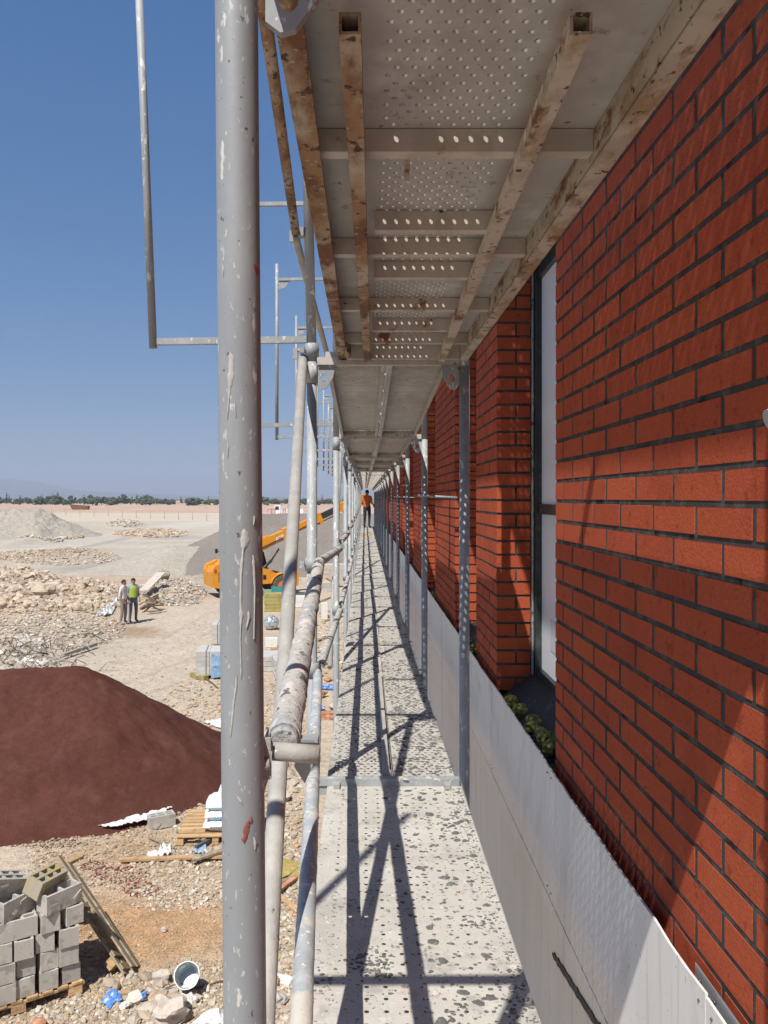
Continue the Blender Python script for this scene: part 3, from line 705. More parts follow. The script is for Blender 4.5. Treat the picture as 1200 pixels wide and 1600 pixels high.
# longitudinal rails and braces on the outer side
def rail(a,b,m,r=.0215,n=20,seg=2,rn=0,flat=True):
    a,b=Vector(a),Vector(b); pts=[a.lerp(b,k/(seg-1)) for k in range(seg)]
    mb=MB().tube(pts,r,n=n,rn=rn,rs=22); 
    return wobj('guard_rail',mb,m,scf)
def clamp(p,axis='y',s=.03):
    p=Vector(p); mb=MB().tube([p-Vector((0,0,s)),p+Vector((0,0,s))],PR+.009,n=14)
    mb.tube([p+Vector((-.055,-.01,.0)),p+Vector((-.02,-.01,.0))],.009,n=8); mb.obox(p+Vector((-.045,-.012,0)),(.022,.03,.03))
    wobj('clamp',mb,M['galv'],scf)
rail((-.125,1.235,-.373),(-.212,3.71,-.300),M['crust'],r=.0245,n=48,seg=260,rn=.0045)
rail((-.098,1.0,-1.03),(-.2155,3.66,-.815),M['rail'],r=.0215,n=36,seg=110,rn=.003)
# pinched end of the knee rail and its pin at the second post
mb=MB().tube([(-.2155,3.66,-.815),(-.2175,3.70,-.808),(-.2185,3.735,-.80)],[.0215,.013,.006],n=16); wobj('rail_end',mb,M['rail'],scf)
mb=MB().tube([(-.125,1.235,-.373),(-.1245,1.215,-.3745)],[.0245,.021],n=24); mb.box(-.151,-.147,1.15,1.22,-.43,-.35)
wobj('rail_end',mb,M['crust'],scf)
# coupling arm, strap and hook by the near post
mb=MB().tube([(-.137,1.19,-.378),(-.068,1.19,-.383)],.0135,n=24,wall=.003); wobj('coupling_arm',mb,M['galv_dusty'],scf)
mb=MB().bar((-.1435,1.17,-.352),(-.1425,1.17,-.412),.011,.006,up=Vector((0,1,0)))
mb.tube([(-.156,1.165,-.392),(-.138,1.165,-.388)],.008,n=10); wobj('strap',mb,M['galv_dusty'],scf)
mb=MB().prism([(-.100,-.376),(-.073,-.374),(-.072,-.40),(-.095,-.452),(-.112,-.425)],1.262,1.267); mb.box(-.101,-.073,1.236,1.262,-.379,-.375)
wobj('hook_plate',mb,M['galv'],scf)
# diagonal brace of the first bay
mb=MB().tube([(-.291,3.74,.655),(-.165,.95,-1.38),(-.128,.12,-1.98)],.0215,n=24); wobj('brace',mb,M['galv_dusty'],scf)
mb=MB().tube([(-.33,3.73,.69),(-.26,3.73,.69)],.009,n=10).obox((-.325,3.73,.675),(.02,.02,.05)); wobj('clamp',mb,M['galv_dusty'],scf)
clamp((-.247,3.73,-.31)); clamp((-.247,3.73,-.80)); clamp((-.247,3.73,.69))
for i in range(3,len(FZ)):
    a,b=FZ[i-1],FZ[i]; xa,xb=LXp(i-1)+.032,LXp(i)+.030; za,zb=L0(i-1),L0(i)
    m=M['crust'] if i<6 else M['galv_dusty']
    rail((xa,a+.03,za+1.035),(xb,b-.03,zb+.985),m,r=.0225,seg=50 if i<6 else 3,rn=.004 if i<6 else 0,n=20 if i<6 else 10)
    rail((xa,a+.03,za+.535),(xb,b-.03,zb+.5),m,r=.022,seg=50 if i<6 else 3,rn=.004 if i<6 else 0,n=20 if i<6 else 10)
    if i%3==1: wobj('brace',MB().tube([(LXp(i-1)-.05,a,za+.05),(LXp(i)-.05,b,zb+2.0)],.0205,n=12),M['galv_dusty'],scf)
    wobj('clamp',MB().tube([(LXp(i),b,zb+.95),(LXp(i),b,zb+1.03)],PR+.008,n=12).obox((LXp(i)+.045,b,zb+1.0),(.04,.03,.035)),M['galv'],scf)
    wobj('clamp',MB().tube([(LXp(i),b,zb+.47),(LXp(i),b,zb+.54)],PR+.008,n=12).obox((LXp(i)+.045,b,zb+.5),(.04,.03,.035)),M['galv'],scf)
    # upper lift rails
    wobj('guard_rail',MB().tube([(LXp(i-1)-.04,a,L1(i-1)+1.0),(LXp(i)-.04,b,L1(i)+1.0)],.019,n=10),M['galv'],scf)
    wobj('guard_rail',MB().tube([(LXp(i-1)-.05 if i>3 else -.325,a,L1(i-1)+.55 if i>3 else 1.22),(LXp(i)-.05,b,L1(i)+.55)],.019,n=12),M['galv_dusty'],scf)
wobj('guard_rail',MB().tube([(-.245,.6,1.45),(-.282,2.3,1.35),(-.322,3.72,1.235)],.020,n=16),M['rusty'],scf)
wobj('clamp',MB().tube([(-.345,3.74,1.235),(-.27,3.74,1.235)],.010,n=8).obox((-.34,3.74,1.225),(.025,.02,.05)).obox((-.30,3.73,1.24),(.03,.05,.04)),M['galv'],scf)
# wall tie and pin
mb=MB().tube([(.5065,1.0,.098),(.55,1.0,.112)],.0135,n=14); wobj('pin',mb,M['galv_dusty'],scf)
for i in (3,5,8): wobj('wall_tie',MB().tube([(RXp(i)-.06,FZ[i]-.04,.02),(WX-.001,FZ[i]-.04,.0)],.010,n=8),M['galv'],scf)

# perforated sheets --------------------------------------------------
def perf(x0,x1,y0,y1,z,px_,py_,r,stag=True,band=None,lip=.0035,seed=0,lf=.72):
    """one sheet with real punched holes; the rest of the sheet is plain quads"""
    mb=MB(); b0,b1=band or (x0,x1)
    nx=int((b1-b0)/px_); ny=int((y1-y0)/py_); bx0=(b0+b1-nx*px_)/2; by0=(y0+y1-ny*py_)/2
    V=[];Fc=[]; n=8
    def quad(a,b,c,d):
        if b-a<1e-5 or d-c<1e-5: return
        k=len(V); V.extend([(a,c,z),(b,c,z),(b,d,z),(a,d,z)]); Fc.append((k,k+1,k+2,k+3))
    quad(x0,bx0,y0,y1); quad(bx0+nx*px_,x1,y0,y1); quad(bx0,bx0+nx*px_,y0,by0); quad(bx0,bx0+nx*px_,by0+ny*py_,y1)
    rs=random.Random(seed)
    for j in range(ny):
        off=(px_/2 if (stag and j%2) else 0); cnt=nx-(1 if off else 0); ya=by0+j*py_; yb=ya+py_
        if off: quad(bx0,bx0+off,ya,yb); quad(bx0+off+cnt*px_,bx0+nx*px_,ya,yb)
        for i in range(cnt):
            xa=bx0+off+i*px_; xb=xa+px_; cx=(xa+xb)/2; cy=(ya+yb)/2; k=len(V)
            V.extend([(xb,cy,z),(xb,yb,z),(cx,yb,z),(xa,yb,z),(xa,cy,z),(xa,ya,z),(cx,ya,z),(xb,ya,z)])
            V.extend([(cx+r*math.cos(q*math.pi/4),cy+r*math.sin(q*math.pi/4),z) for q in range(8)])
            V.extend([(cx+r*lf*math.cos(q*math.pi/4),cy+r*lf*math.sin(q*math.pi/4),z+lip) for q in range(8)])
            for q in range(8):
                q2=(q+1)%8; Fc.append((k+q,k+q2,k+8+q2,k+8+q)); Fc.append((k+8+q,k+8+q2,k+16+q2,k+16+q))
    mb.v=V; mb.f=Fc; mb.m=[0]*len(Fc); mb.sm=[False]*len(Fc); return mb
# first bay, walking deck
d0=perf(-.172,.446,.98,3.70,-1.338,.052,.0525,.0072,stag=False,band=(-.150,.420),lip=-.001,lf=.95)
d0.box(-.174,-.171,.98,3.70,-1.39,-1.3385).box(.4462,.449,.98,3.70,-1.39,-1.3385)
wobj('deck_plank',d0,M['deck'],scf,recalc=False)
dm=perf(-.172,.446,-1.72,.94,-1.338,.052,.0525,.0072,stag=False,band=(-.150,.420),lip=-.001,lf=.95); wobj('deck_plank',dm,M['deck'],scf,recalc=False)
# first bay, platform overhead: sheet, side rails, two tubes, cross ribs
pl=wobj('deck_platform',perf(-.112,.468,.86,3.70,.705,.0285,.0250,.0060,band=(.02,.285),lip=.004),M['plank'],scf,recalc=False)
sr=MB().box(-.122,-.113,.86,3.70,.640,.712).box(-.1128,-.083,.86,3.70,.640,.646); 
wobj('side_rail',sr,M['rusty'],pl)
sr=MB().box(.4685,.473,.86,3.70,.634,.712).box(.437,.4683,.86,3.70,.634,.640).box(.437,.441,.86,3.70,.6465,.703)
wobj('side_rail',sr,M['beam'],pl)
def sqtube(a,b,w,m,par,name):
    a,b=Vector(a),Vector(b); mb=MB(); t=.004; h=w/2
    for i,j,ww,hh in ((-h+t/2,0,t,w),(h-t/2,0,t,w),(0,-h+t/2,w-2*t,t),(0,h-t/2,w-2*t,t)):
        o=Vector((i,0,j)); mb.bar(a+o,b+o,ww,hh)
    return wobj(name,mb,m,par)
sqtube((-.020,1.075,.640),(.012,3.68,.640),.030,M['rusty'],pl,'stiffener_tube')
sqtube((.292,1.075,.640),(.352,3.68,.640),.030,M['beam'],pl,'stiffener_tube')
for y in (1.52,2.16,2.80,3.40): wobj('rib',MB().box(-.111,.436,y,y+.032,.660,.7035),M['rib'],pl)
for y in (1.95,2.37,3.12): wobj('rib',MB().box(.02+.012*(y-1)/2.6,.300+.02*(y-1),y,y+.030,.655,.7030),M['rib'],pl)
wobj('rib',MB().box(-.111,.436,3.665,3.699,.640,.7035),M['rib'],pl)
wobj('hook',MB().box(.076,.088,1.555,1.562,.618,.660),M['rib'],pl)
wobj('hook',MB().box(-.09,-.06,3.42,3.5,.62,.655).tube([(-.085,3.4,.66),(-.07,3.42,.60)],.009,n=8),M['rusty'],pl)
# repeated planks, local: y 0..L
LB=2.5
def plank_mesh(holes,top,mt):
    if holes: mb=perf(0,.283,.004,2.496,0,.0335,.037,.0085,band=(.02,.263),lip=.005 if not top else .001,lf=.62 if not top else .95)
    else: mb=MB().add([(0,.035,0),(.283,.035,0),(.283,2.435,0),(0,2.435,0)],[(0,1,2,3)])
    for x in (0,.280): mb.box(x,x+.003,.004,2.496,-.055,-.0005)
    mb.box(.0035,.02,.004,2.496,-.055,-.052).box(.263,.2795,.004,2.496,-.055,-.052)
    mb.box(.004,.279,.0,.003,-.05,-.001).box(.004,.279,2.497,2.5,-.05,-.001)
    me=mb.mesh('deck_plank',mt,False); return me
PU=plank_mesh(True,False,M['plank']); PT=plank_mesh(True,True,M['deck_far']); PS=plank_mesh(False,True,M['deck_far']); PUS=plank_mesh(False,False,M['plank']); PSHADE=plank_mesh(False,False,M['shadeboard'])
def place_plank(me,x,i,za,zb):
    a,b=FZ[i],FZ[i+1]; o=bpy.data.objects.new('deck_plank',me); link(o,scf)
    o.location=Vector((x,a,za))-Vector(scf.location); o.rotation_euler=(math.atan2(zb-za,b-a),0,0); o.scale=(1.03 if me in (PT,PS) else 1,(b-a)/2.5,1)
for i in range(2,len(FZ)-1):
    hole=i<6
    for x in (-.185,.112): place_plank(PU if hole else PUS,x,i,L1(i)+.03,L1(i+1)+.03)
    for x in (-.180,.140): place_plank(PT if hole else PS,x,i,L0(i),L0(i+1))
    lp=wobj('plank_lip',MB().box(.113,.136,FZ[i]+.05,FZ[i+1]-.05,L0(i+1)-.03,L0(i+1)+.008+.02*(i==2)),M['deck_far'],scf)
for i in range(0,len(FZ)-1):
    za=L1(i)+2.0; zb=L1(i+1)+2.0
    for x in (-.012,.222):
        place_plank(PU if i<4 else PUS,x,i,za+.04,zb+.04); scf.children[-1].scale.x=.8
    for x in (-.185,.112): place_plank(PSHADE,x,i,-3.31,-3.31)
# mortar droppings on the deck
def flakes(name,label,items,m,seed):
    r=random.Random(seed); mb=MB()
    for (x,y,z,s) in items:
        n=r.randint(6,9); a0=r.uniform(0,6.28); el=r.uniform(.45,1); h=s*r.uniform(.12,.3); ro=r.uniform(-.5,.5)
        P=[]
        for k in range(n):
            a=a0+2*math.pi*k/n; q=s*r.uniform(.55,1.15); u_,v_=q*math.cos(a),q*math.sin(a)*el
            P.append((u_*math.cos(ro)-v_*math.sin(ro),u_*math.sin(ro)+v_*math.cos(ro)))
        V=[(x+p,y+q,z-.001) for p,q in P]+[(x+p*.72,y+q*.72,z+h*r.uniform(.7,1.2)) for p,q in P]+[(x,y,z+h*1.15)]
        mb.add(V,[(k,(k+1)%n,(k+1)%n+n,k+n) for k in range(n)]+[(k+n,(k+1)%n+n,2*n) for k in range(n)])
    o=wobj(name,mb,m,None); tag(o,label,'droppings',kind='stuff'); return o
r=random.Random(21); it=[];il=[]
def dz(y):
    for i in range(len(FZ)-1):
        if FZ[i]<=y<=FZ[i+1]: return L0(i)+(L0(i+1)-L0(i))*(y-FZ[i])/(FZ[i+1]-FZ[i])
    return -1.338
for k in range(230):                       # first bay: along the wall side
    y=r.uniform(1.9,3.68); x=min(.435,max(-.16,r.triangular(-.05,.5,.40))); 
    it.append((x,y,-1.338,r.uniform(.0025,.017)*(1.15 if y>3.0 else .8)))
for k in range(110): it.append((r.uniform(-.15,.44),r.uniform(1.9,3.68),-1.338,r.uniform(.0015,.005)))
for cx,cy,sx,n in ((.02,2.28,.035,110),(.36,2.52,.03,40),(.30,3.25,.05,40),(.40,2.08,.03,50),(.25,2.08,.03,20),(-.12,2.2,.03,30)):
    for k in range(n): it.append((cx+r.gauss(0,sx),cy+r.gauss(0,sx*1.3),-1.337,r.uniform(.002,.009)))
it=[q for q in it if -.165<q[0]<.44]
for k in range(1500):
    y=r.uniform(3.78,6.24); x=r.uniform(-.17,.44); s=r.uniform(.003,.014)*(1.25 if x>.15 else .8); it.append((x,y,dz(y)+.001,s))
for k in range(900):
    y=6.3+(30**r.random()-1)*.9; x=r.uniform(-.17,.45); it.append((x,y,dz(y)+.002,r.uniform(.004,.016)*(1+y/30)))
for k in range(420): it.append((.44-abs(r.gauss(0,.03)),r.uniform(1.9,3.68),-1.338,r.uniform(.002,.007)))
for k in range(26): it.append((min(.42,r.triangular(.0,.5,.36)),r.uniform(1.95,3.65),-1.338,r.uniform(.014,.024)))
flakes('mortar_droppings','dark dried mortar crumbs scattered along the walkway deck',it,M['flake'],4)
for k in range(500):
    y=r.uniform(1.9,9); x=r.uniform(-.16,.44); il.append((x,y,dz(y)+.001,r.uniform(.002,.010)))
for p in ((.165,3.72,-1.30,.022),(.19,3.70,-1.30,.014),(.30,3.72,-1.30,.018),(.33,3.71,-1.30,.013),(-.02,3.72,-1.30,.01)): il.append((p[0],p[1]+.0,-1.305,p[3]))
flakes('pale_mortar_crumbs','pale dried mortar crumbs lying on the walkway deck and its cross bar',il,M['flakel'],5)

# cement splashes and drips standing proud of the near post
def splash(pts,m,parent,mtop=None):
    """pts: (py, px offset from the post's middle in photo px, width px)"""
    y0=.95; ppx=F/y0; P=[]
    Z=lambda py:-(py-VY)/F*(y0-.0254)
    fine=[]
    for k in range(len(pts)-1):
        for s in range(5): t=s/5; fine.append([pts[k][q]*(1-t)+pts[k+1][q]*t for q in range(3)])
    fine.append(list(pts[-1])); mb=MB(); V=[]
    for k,(py,ox,w) in enumerate(fine):
        z=Z(py); cx=LXp(1)-.006-.0084*z
        w=w*.66*(1+.7*noise.noise(Vector((py*.11,ox,0)))); 
        for q in range(5):
            t=(q/4-.5)*2; o_=(ox+t*w/2)/ppx; a=max(-.995,min(.995,o_/.0254)); r_=.0254+.0004+.0011*(1-t*t)
            V.append((cx+r_*a,y0-r_*math.sqrt(1-a*a),z))
    n=len(fine); mb.add(V,[(k*5+q,k*5+q+1,(k+1)*5+q+1,(k+1)*5+q) for k in range(n-1) for q in range(4)],0,True)
    wobj('cement_splash',mb,m,parent,recalc=False)
M['splash']=mat('pale_cement_splash',(.45,.445,.425),.9,0,[((.42,.42,.41),60,.5,.1)],bump=.5,bscale=120,bdist=.002)
M['redp']=mat('red_paint_mark',(.26,.075,.06),.7,0,[((.24,.20,.20),110,.52,.05)])
for pts in ([(548,-9,2),(560,-7,13),(585,-8,15),(605,-10,7),(640,-13,3),(655,-14,1)],[(628,-2,1),(634,-2,5),(650,-1,2),(652,-1,1)],
 [(826,10,2),(836,11,15),(850,10,14),(862,8,6),(900,5,6),(940,4,6),(962,5,9),(975,4,5),(1000,3,3),(1040,4,4),(1060,4,2)],
 [(955,15,2),(965,16,6),(978,13,4),(982,12,1)],[(1055,-3,2),(1075,-4,5),(1100,-8,6),(1130,-11,5),(1148,-13,3),(1152,-13,1)],
 [(868,22,2),(880,23,7),(920,24,4),(1000,22,2)],[(806,24,2),(812,24,4),(820,23,1)],[(1240,-5,1),(1250,0,8),(1256,4,1)],[(1310,20,1),(1320,22,7),(1330,21,2)],[(410,-20,1),(418,-19,4),(430,-19,1)],[(690,-14,2),(700,-13,3),(716,-14,1)]):
    splash(pts,M['splash'],scf)
for pts in ([(1283,13,5),(1287,12,10),(1293,10,13),(1300,9,14),(1307,8,13),(1312,6,10),(1316,6,4)],[(1278,16,2),(1282,17,5),(1286,16,2)]): splash(pts,M['redp'],scf)
# the near knee rail carries a few dried splashes: handled by its own material

tb=thing('steel_tube','loose pale steel bar lying lengthwise on the second walkway bay','bar',(.105,3.80,-1.32)); 
lobj('bar',MB().bar((0,0,0),(.005,2.25,-.02),.030,.024).box(-.022,.022,-.012,.03,-.012,.014),M['galv_dusty'],tb)
wobj('cross_bar',MB().box(-.225,.440,3.702,3.742,-1.338,-1.306),M['galv'],scf)
# plank end hooks over the cross bars, and the seams between planks
for i in range(3,9):
    for x in (-.13,.02,.20,.38): wobj('hook',MB().box(x-.012,x+.012,FZ[i]-.03,FZ[i]+.03,L0(i)+.001,L0(i)+.014),M['galv_dusty'],scf)
for x in (-.13,.38): wobj('hook',MB().box(x-.014,x+.014,3.66,3.7015,-1.337,-1.318),M['galv_dusty'],scf)
# panel fixings
sb=MB()
for k in range(9):
    for dy in (.03,PL-.03): 
        y=1.605-PL+PL*k+dy
        sb.tube([(PX-.0025,y,-1.03),(PX+.003,y,-1.03)],.003,n=8).tube([(PX-.0025,y,-1.455),(PX+.003,y,-1.455)],.003,n=8)
wobj('panel_screw',sb,M['bolt'],bld)
# ------------------------------------------------------------------ things on the ground
M['block']=mat('grey_concrete_block',(.42,.395,.36),.95,0,[((.50,.475,.44),5,.5,.12),((.33,.31,.28),9,.56,.06),((.15,.14,.13),60,.68,.03)],bump=.8,bscale=70,bdist=.004,orand=.12,coords='World')
M['wood']=mat('raw_pallet_wood',(.50,.33,.17),.8,0,[((.36,.22,.11),6,.5,.15,(1,1,6)),((.58,.42,.25),14,.55,.1)],bump=.4,bscale=60,orand=.18,coords='World')
M['oldwood']=mat('weathered_wood',(.30,.24,.16),.9,0,[((.42,.36,.27),9,.52,.1),((.17,.13,.085),12,.58,.08)],bump=.4,bscale=60,orand=.15,coords='World')
M['bag']=mat('white_woven_bag',(.74,.74,.73),.6,0,[((.62,.61,.59),6,.56,.1)],bump=.5,bscale=22,bdist=.01)
M['blueprint']=mat('blue_bag_print',(.05,.33,.62),.5)
M['greyprint']=mat('grey_bag_print',(.20,.22,.27),.6)
M['sheet']=mat('white_plastic_sheet',(.70,.70,.68),.5,0,[((.55,.54,.51),8,.55,.1)],bump=.4,bscale=14,bdist=.01)
M['bluesheet']=mat('blue_plastic_sheet',(.21,.34,.52),.5,0,[((.33,.45,.60),7,.52,.1)],bump=.6,bscale=12,bdist=.02)
M['pave']=mat('pale_paving_stone',(.46,.45,.43),.9,0,[((.54,.53,.50),6,.5,.1)],bump=.4,bscale=40,orand=.06)
M['strap']=mat('packing_strap',(.09,.10,.11),.5)
M['stone']=mat('pale_stone_chunk',(.52,.46,.40),.95,0,[((.42,.36,.30),7,.52,.1)],bump=.7,bscale=30,bdist=.01,orand=.1)
M['zinc']=mat('zinc_bucket',(.45,.49,.51),.35,.6,[((.60,.62,.62),8,.55,.1)],bump=.3,bscale=20)
M['teal']=mat('teal_plastic',(.05,.26,.27),.5)
M['greenpl']=mat('pale_green_plastic',(.26,.40,.30),.5)
M['woolslab']=mat('olive_rock_wool',(.37,.32,.12),.95,0,[((.28,.24,.08),8,.5,.1)],bump=.7,bscale=50,bdist=.01,orand=.1)
M['foil']=mat('silver_plastic_wrap',(.55,.60,.62),.22,.5,[((.30,.36,.40),9,.5,.08),((.8,.82,.83),14,.58,.05)],bump=1,bscale=12,bdist=.03)
M['clay']=mat('broken_terracotta',(.42,.19,.11),.9,0,[((.52,.30,.20),9,.52,.1)],bump=.4,bscale=40)
M['bluebit']=mat('blue_plastic_scrap',(.10,.25,.60),.5,0,[((.6,.65,.72),12,.55,.08)],bump=.8,bscale=30,bdist=.01)
M['yellowsand']=mat('spilt_yellow_sand',(.36,.28,.09),.95,0,[((.43,.35,.15),14,.5,.1)],bump=.6,bscale=60,bdist=.01)
M['wire']=mat('rusty_wire',(.14,.10,.075),.8)
M['greywire']=mat('pale_cut_rod',(.36,.33,.28),.8)

# --- blocks on their pallet
A=math.radians(33); U=Vector((math.cos(A),math.sin(A),0)); Vv=Vector((-math.sin(A),math.cos(A),0))
PC=gnd(129,1552); PC.z=gz(PC.x,PC.y)
def LP(u,v,h): return PC+U*u+Vv*v+Vector((0,0,h))
R33=Matrix.Rotation(A,3,'Z')
pal=thing('pallet','raw wooden pallet carrying the heap of grey concrete blocks','pallet',tuple(PC))
for k in range(9):
    u=-.05-k*.142; mb=MB(); mb.obox(LP(u,.5,.133),(.10,1.02,.021),R33,jit=.002); wobj('slat',mb,M['wood'],pal)
for v in (.045,.5,.955):
    mb=MB(); mb.obox(LP(-.6,v,.110),(1.24,.095,.022),R33); wobj('stringer_board',mb,M['wood'],pal)
    for u in (-.07,-.6,-1.13):
        mb=MB(); mb.obox(LP(u,v,.058),(.13,.095,.078),R33,jit=.003); wobj('pallet_block',mb,M['wood'],pal)
def hollow(style,seed):
    r=random.Random(seed); L,W,H=.39,.185,.185; t=.028; mb=MB()
    ys=[-W/2+t/2,0,W/2-t/2] if style else [-W/2+t/2,W/2-t/2]
    j=lambda:r.uniform(-.003,.003)
    for y in ys: mb.box(-L/2,L/2,y-t/2+j()*.3,y+t/2,0,H+j()*.5)
    nweb=4 if style else 3
    for a,b in zip(ys[:-1],ys[1:]):
        for k in range(nweb):
            x=-L/2+t/2+(L-t)*k/(nweb-1)
            mb.box(max(-L/2+.001,x-t/2),min(L/2-.001,x+t/2),a+t/2-.0015,b-t/2+.0015,.002,H-.003-abs(j()))
    mb.box(-L/2+.01,L/2-.01,-W/2+t,W/2-t,.001,.02)
    for k in range(r.randint(0,3)):   # mortar crumbs stuck on
        mb.obox((r.uniform(-.15,.15),-W/2-.002,r.uniform(.04,.15)),(r.uniform(.03,.12),.010,r.uniform(.02,.07)),Matrix.Rotation(r.uniform(-.8,.8),3,'Y'),jit=.006)
    return mb.mesh('concrete_block',M['block'])
HB=[hollow(k%2,k) for k in range(6)]
rb=random.Random(4); GB='grey concrete blocks stacked on the pallet'
lay=['lowest layer','second layer','third layer','fourth layer']; coln=['column beside the leaning frame','middle column','outer column']; rown=['front row','back row','third row']
rown=['front row','middle row','rear row']
for ly in range(4):
    for c in range(3):
        hh=.146+ly*.190; u0=-.215-c*.412
        ends=(ly+c)%2==1 or rb.random()<.25
        spots=[(-.10,.20,math.pi/2,'end on, inner half'),(.10,.20,math.pi/2,'end on, outer half')] if ends else [(0,.10,0,'lying along, front'),(0,.31,0,'lying along, behind')]
        if ly<3: spots.append((0,.62,0,'rear row'))
        for du,v,ro,wd in spots:
            o=bpy.data.objects.new('concrete_block',rb.choice(HB)); link(o)
            o.location=LP(u0+du+rb.uniform(-.018,.018),v+rb.uniform(-.03,.03),hh); o.scale=(1,rb.uniform(.93,1),1)
            o.rotation_euler=(0,0,A+ro+rb.uniform(-.07,.07)*(1+ly*.6)+(math.pi if rb.random()<.5 else 0))
            tag(o,'grey block on the pallet, %s, %s, %s'%(lay[ly],wd,coln[c]),'block',GB)
top=[(-.20,.10,0,(0,0,.35),'squared block sitting loose above the column beside the leaning frame'),
 (-.28,.42,0,(0,0,-.2),'hollow block tilted at the back of the top layer beside the leaning pallet'),
 (-.60,.20,0,(0,0,.5),'hollow block turned askew with its slots up, above the middle column'),
 (-.68,.50,0,(0,0,.1),'slotted block at the back of the loose top layer'),
 (-1.02,.12,0,(0,0,.05),'smooth block lying flat on its side at the frame edge'),
 (-1.08,.45,0,(0,0,-.1),'cell patterned block at the frame edge, back of the top layer'),
 (-.34,.22,.15,(.35,.10,.7),'yellow stained block tipped forward over the top layer'),
 (-.72,.30,.19,(.25,.35,.4),'block tipped on its corner above the middle column'),
 (-1.12,.28,.19,(-.2,.2,-.3),'cell patterned block lying askew highest by the frame edge')]
M['blocky']=mat('yellow_stained_block',(.36,.32,.25),.95,0,[((.42,.33,.14),6,.48,.08)],bump=.8,bscale=60,bdist=.004)
for k,(u,v,dh,ro,lb) in enumerate(top):
    o=bpy.data.objects.new('concrete_block',HB[k%6]); link(o); o.location=LP(u,v,.146+.76+dh+.0); o.rotation_euler=(ro[0],ro[1],A+ro[2])
    if k==6: 
        me=HB[1].copy(); me.materials[0]=M['blocky']; o.data=me
    tag(o,'grey '+lb if k!=6 else lb,'block',GB)
# --- narrow pallet frame leaning by the blocks
a0=gnd(196,1522,.02); a1=at(80,1347,9.0); dd=(a1-a0); Ld=dd.length; dd.normalize()
ww=Vector((-.30,.9,-.05)); ww=(ww-dd*ww.dot(dd)).normalized(); nn=dd.cross(ww).normalized()
if nn.z<0: nn=-nn
lp=thing('pallet','broken grey brown pallet frame leaning on end by the concrete blocks','pallet',tuple(a0))
for s,w0 in ((0,.0),(0,.14),(.1,.0),(.1,.16)):
    o_=nn*s+ww*w0; wobj('slat',MB().bar(a0+o_,a1+o_-dd*rb.uniform(0,.12),.095,.02,up=nn),M['oldwood'],lp)
for k in range(9):
    p=a0+dd*(.08+k*Ld*.108); wobj('cross_slat',MB().bar(p-ww*.04+nn*.02,p+ww*.32+nn*.02,.07,.018,up=nn),M['oldwood'],lp)
for k in (.12,.52,.93):
    p=a0+dd*Ld*k-nn*.055; wobj('pallet_block',MB().bar(p-ww*.05,p+ww*.05,.10,.085,up=nn),M['wood'],lp)
# --- second pallet with bags
p2=gnd(276,1322); p2.z=gz(p2.x,p2.y)+.0; A2=math.radians(3); R2=Matrix.Rotation(A2,3,'Z'); U2=R2@Vector((1,0,0)); V2=R2@Vector((0,1,0))
def Q(u,v,h): return p2+U2*u+V2*v+Vector((0,0,h))
pt=thing('pallet','small raw wooden pallet with white cement bags on it','pallet',tuple(p2))
for k in range(8): wobj('slat',MB().obox(Q(.55,.04+k*.128,.135),(1.1,.088,.02),R2,jit=.003),M['wood'],pt)
for u in (.05,.55,1.05):
    wobj('stringer_board',MB().obox(Q(u,.5,.112),(.09,.98,.02),R2),M['wood'],pt)
    for v in (.05,.5,.93): wobj('pallet_block',MB().obox(Q(u,v,.062),(.09,.12,.076),R2),M['wood'],pt)
for v in (.05,.9): wobj('bottom_board',MB().obox(Q(.55,v,.012),(1.1,.09,.02),R2),M['oldwood'],pt)
def bagmesh(L,W,H,seed,mname='bag'):
    import bmesh
    bm=bmesh.new(); bmesh.ops.create_cube(bm,size=1); bmesh.ops.subdivide_edges(bm,edges=bm.edges[:],cuts=9,use_grid_fill=True)
    for v in bm.verts:
        x,y,z=v.co*2
        e=(abs(x)**6+abs(y)**6)**(1/6); pin=max(0,1-.75*max(abs(x),abs(y))**7)
        zz=z*H/2*pin; xx=x*(1-.05*abs(z)**2)*(1-.05*y*y)*L/2; yy=y*(1-.06*abs(z)**2)*(1-.04*x*x)*W/2
        n=noise.noise(Vector((xx*7+seed,yy*7,zz*7)))
        v.co=Vector((xx,yy,zz+H/2+n*.018)) 
    me=bpy.data.meshes.new('bag'); bm.to_mesh(me); bm.free()
    for p in me.polygons: p.use_smooth=True
    me.materials.append(M[mname]); return me
bags=['lowest white cement bag on the small pallet','middle white cement bag with blue and grey print on the small pallet','topmost white cement bag with a blue triangle on the small pallet','upright folded white cement bag behind the bag stack']
for k in range(3):
    b=thing('cement_bag',bags[k],'bag',tuple(Q(.72+.01*k,.32+.03*k,.146+k*.135)),A2+rb.uniform(-.08,.08),'white cement bags on the small pallet')
    o=lobj('sack',bagmesh(.74,.5,.17,k*3),None,b)
    pm=MB()
    if k==2: pm.prism([(-.02,.035),(.27,.035),(.27,.12)],-.2535,-.2525)
    for r_ in range(2-(k==2)):
        x=-.24
        while x<.26:
            w=rb.uniform(.012,.035); pm.box(x,x+w,-.2528,-.2518,.055+r_*.032-.008,.055+r_*.032+.008); x+=w+.012
    lobj('print',pm,M['blueprint'] if k>0 else M['greyprint'],b)
b=thing('cement_bag',bags[3],'bag',tuple(Q(.76,.72,.146)),A2,'white cement bags on the small pallet'); lobj('sack',bagmesh(.6,.42,.5,9),None,b)
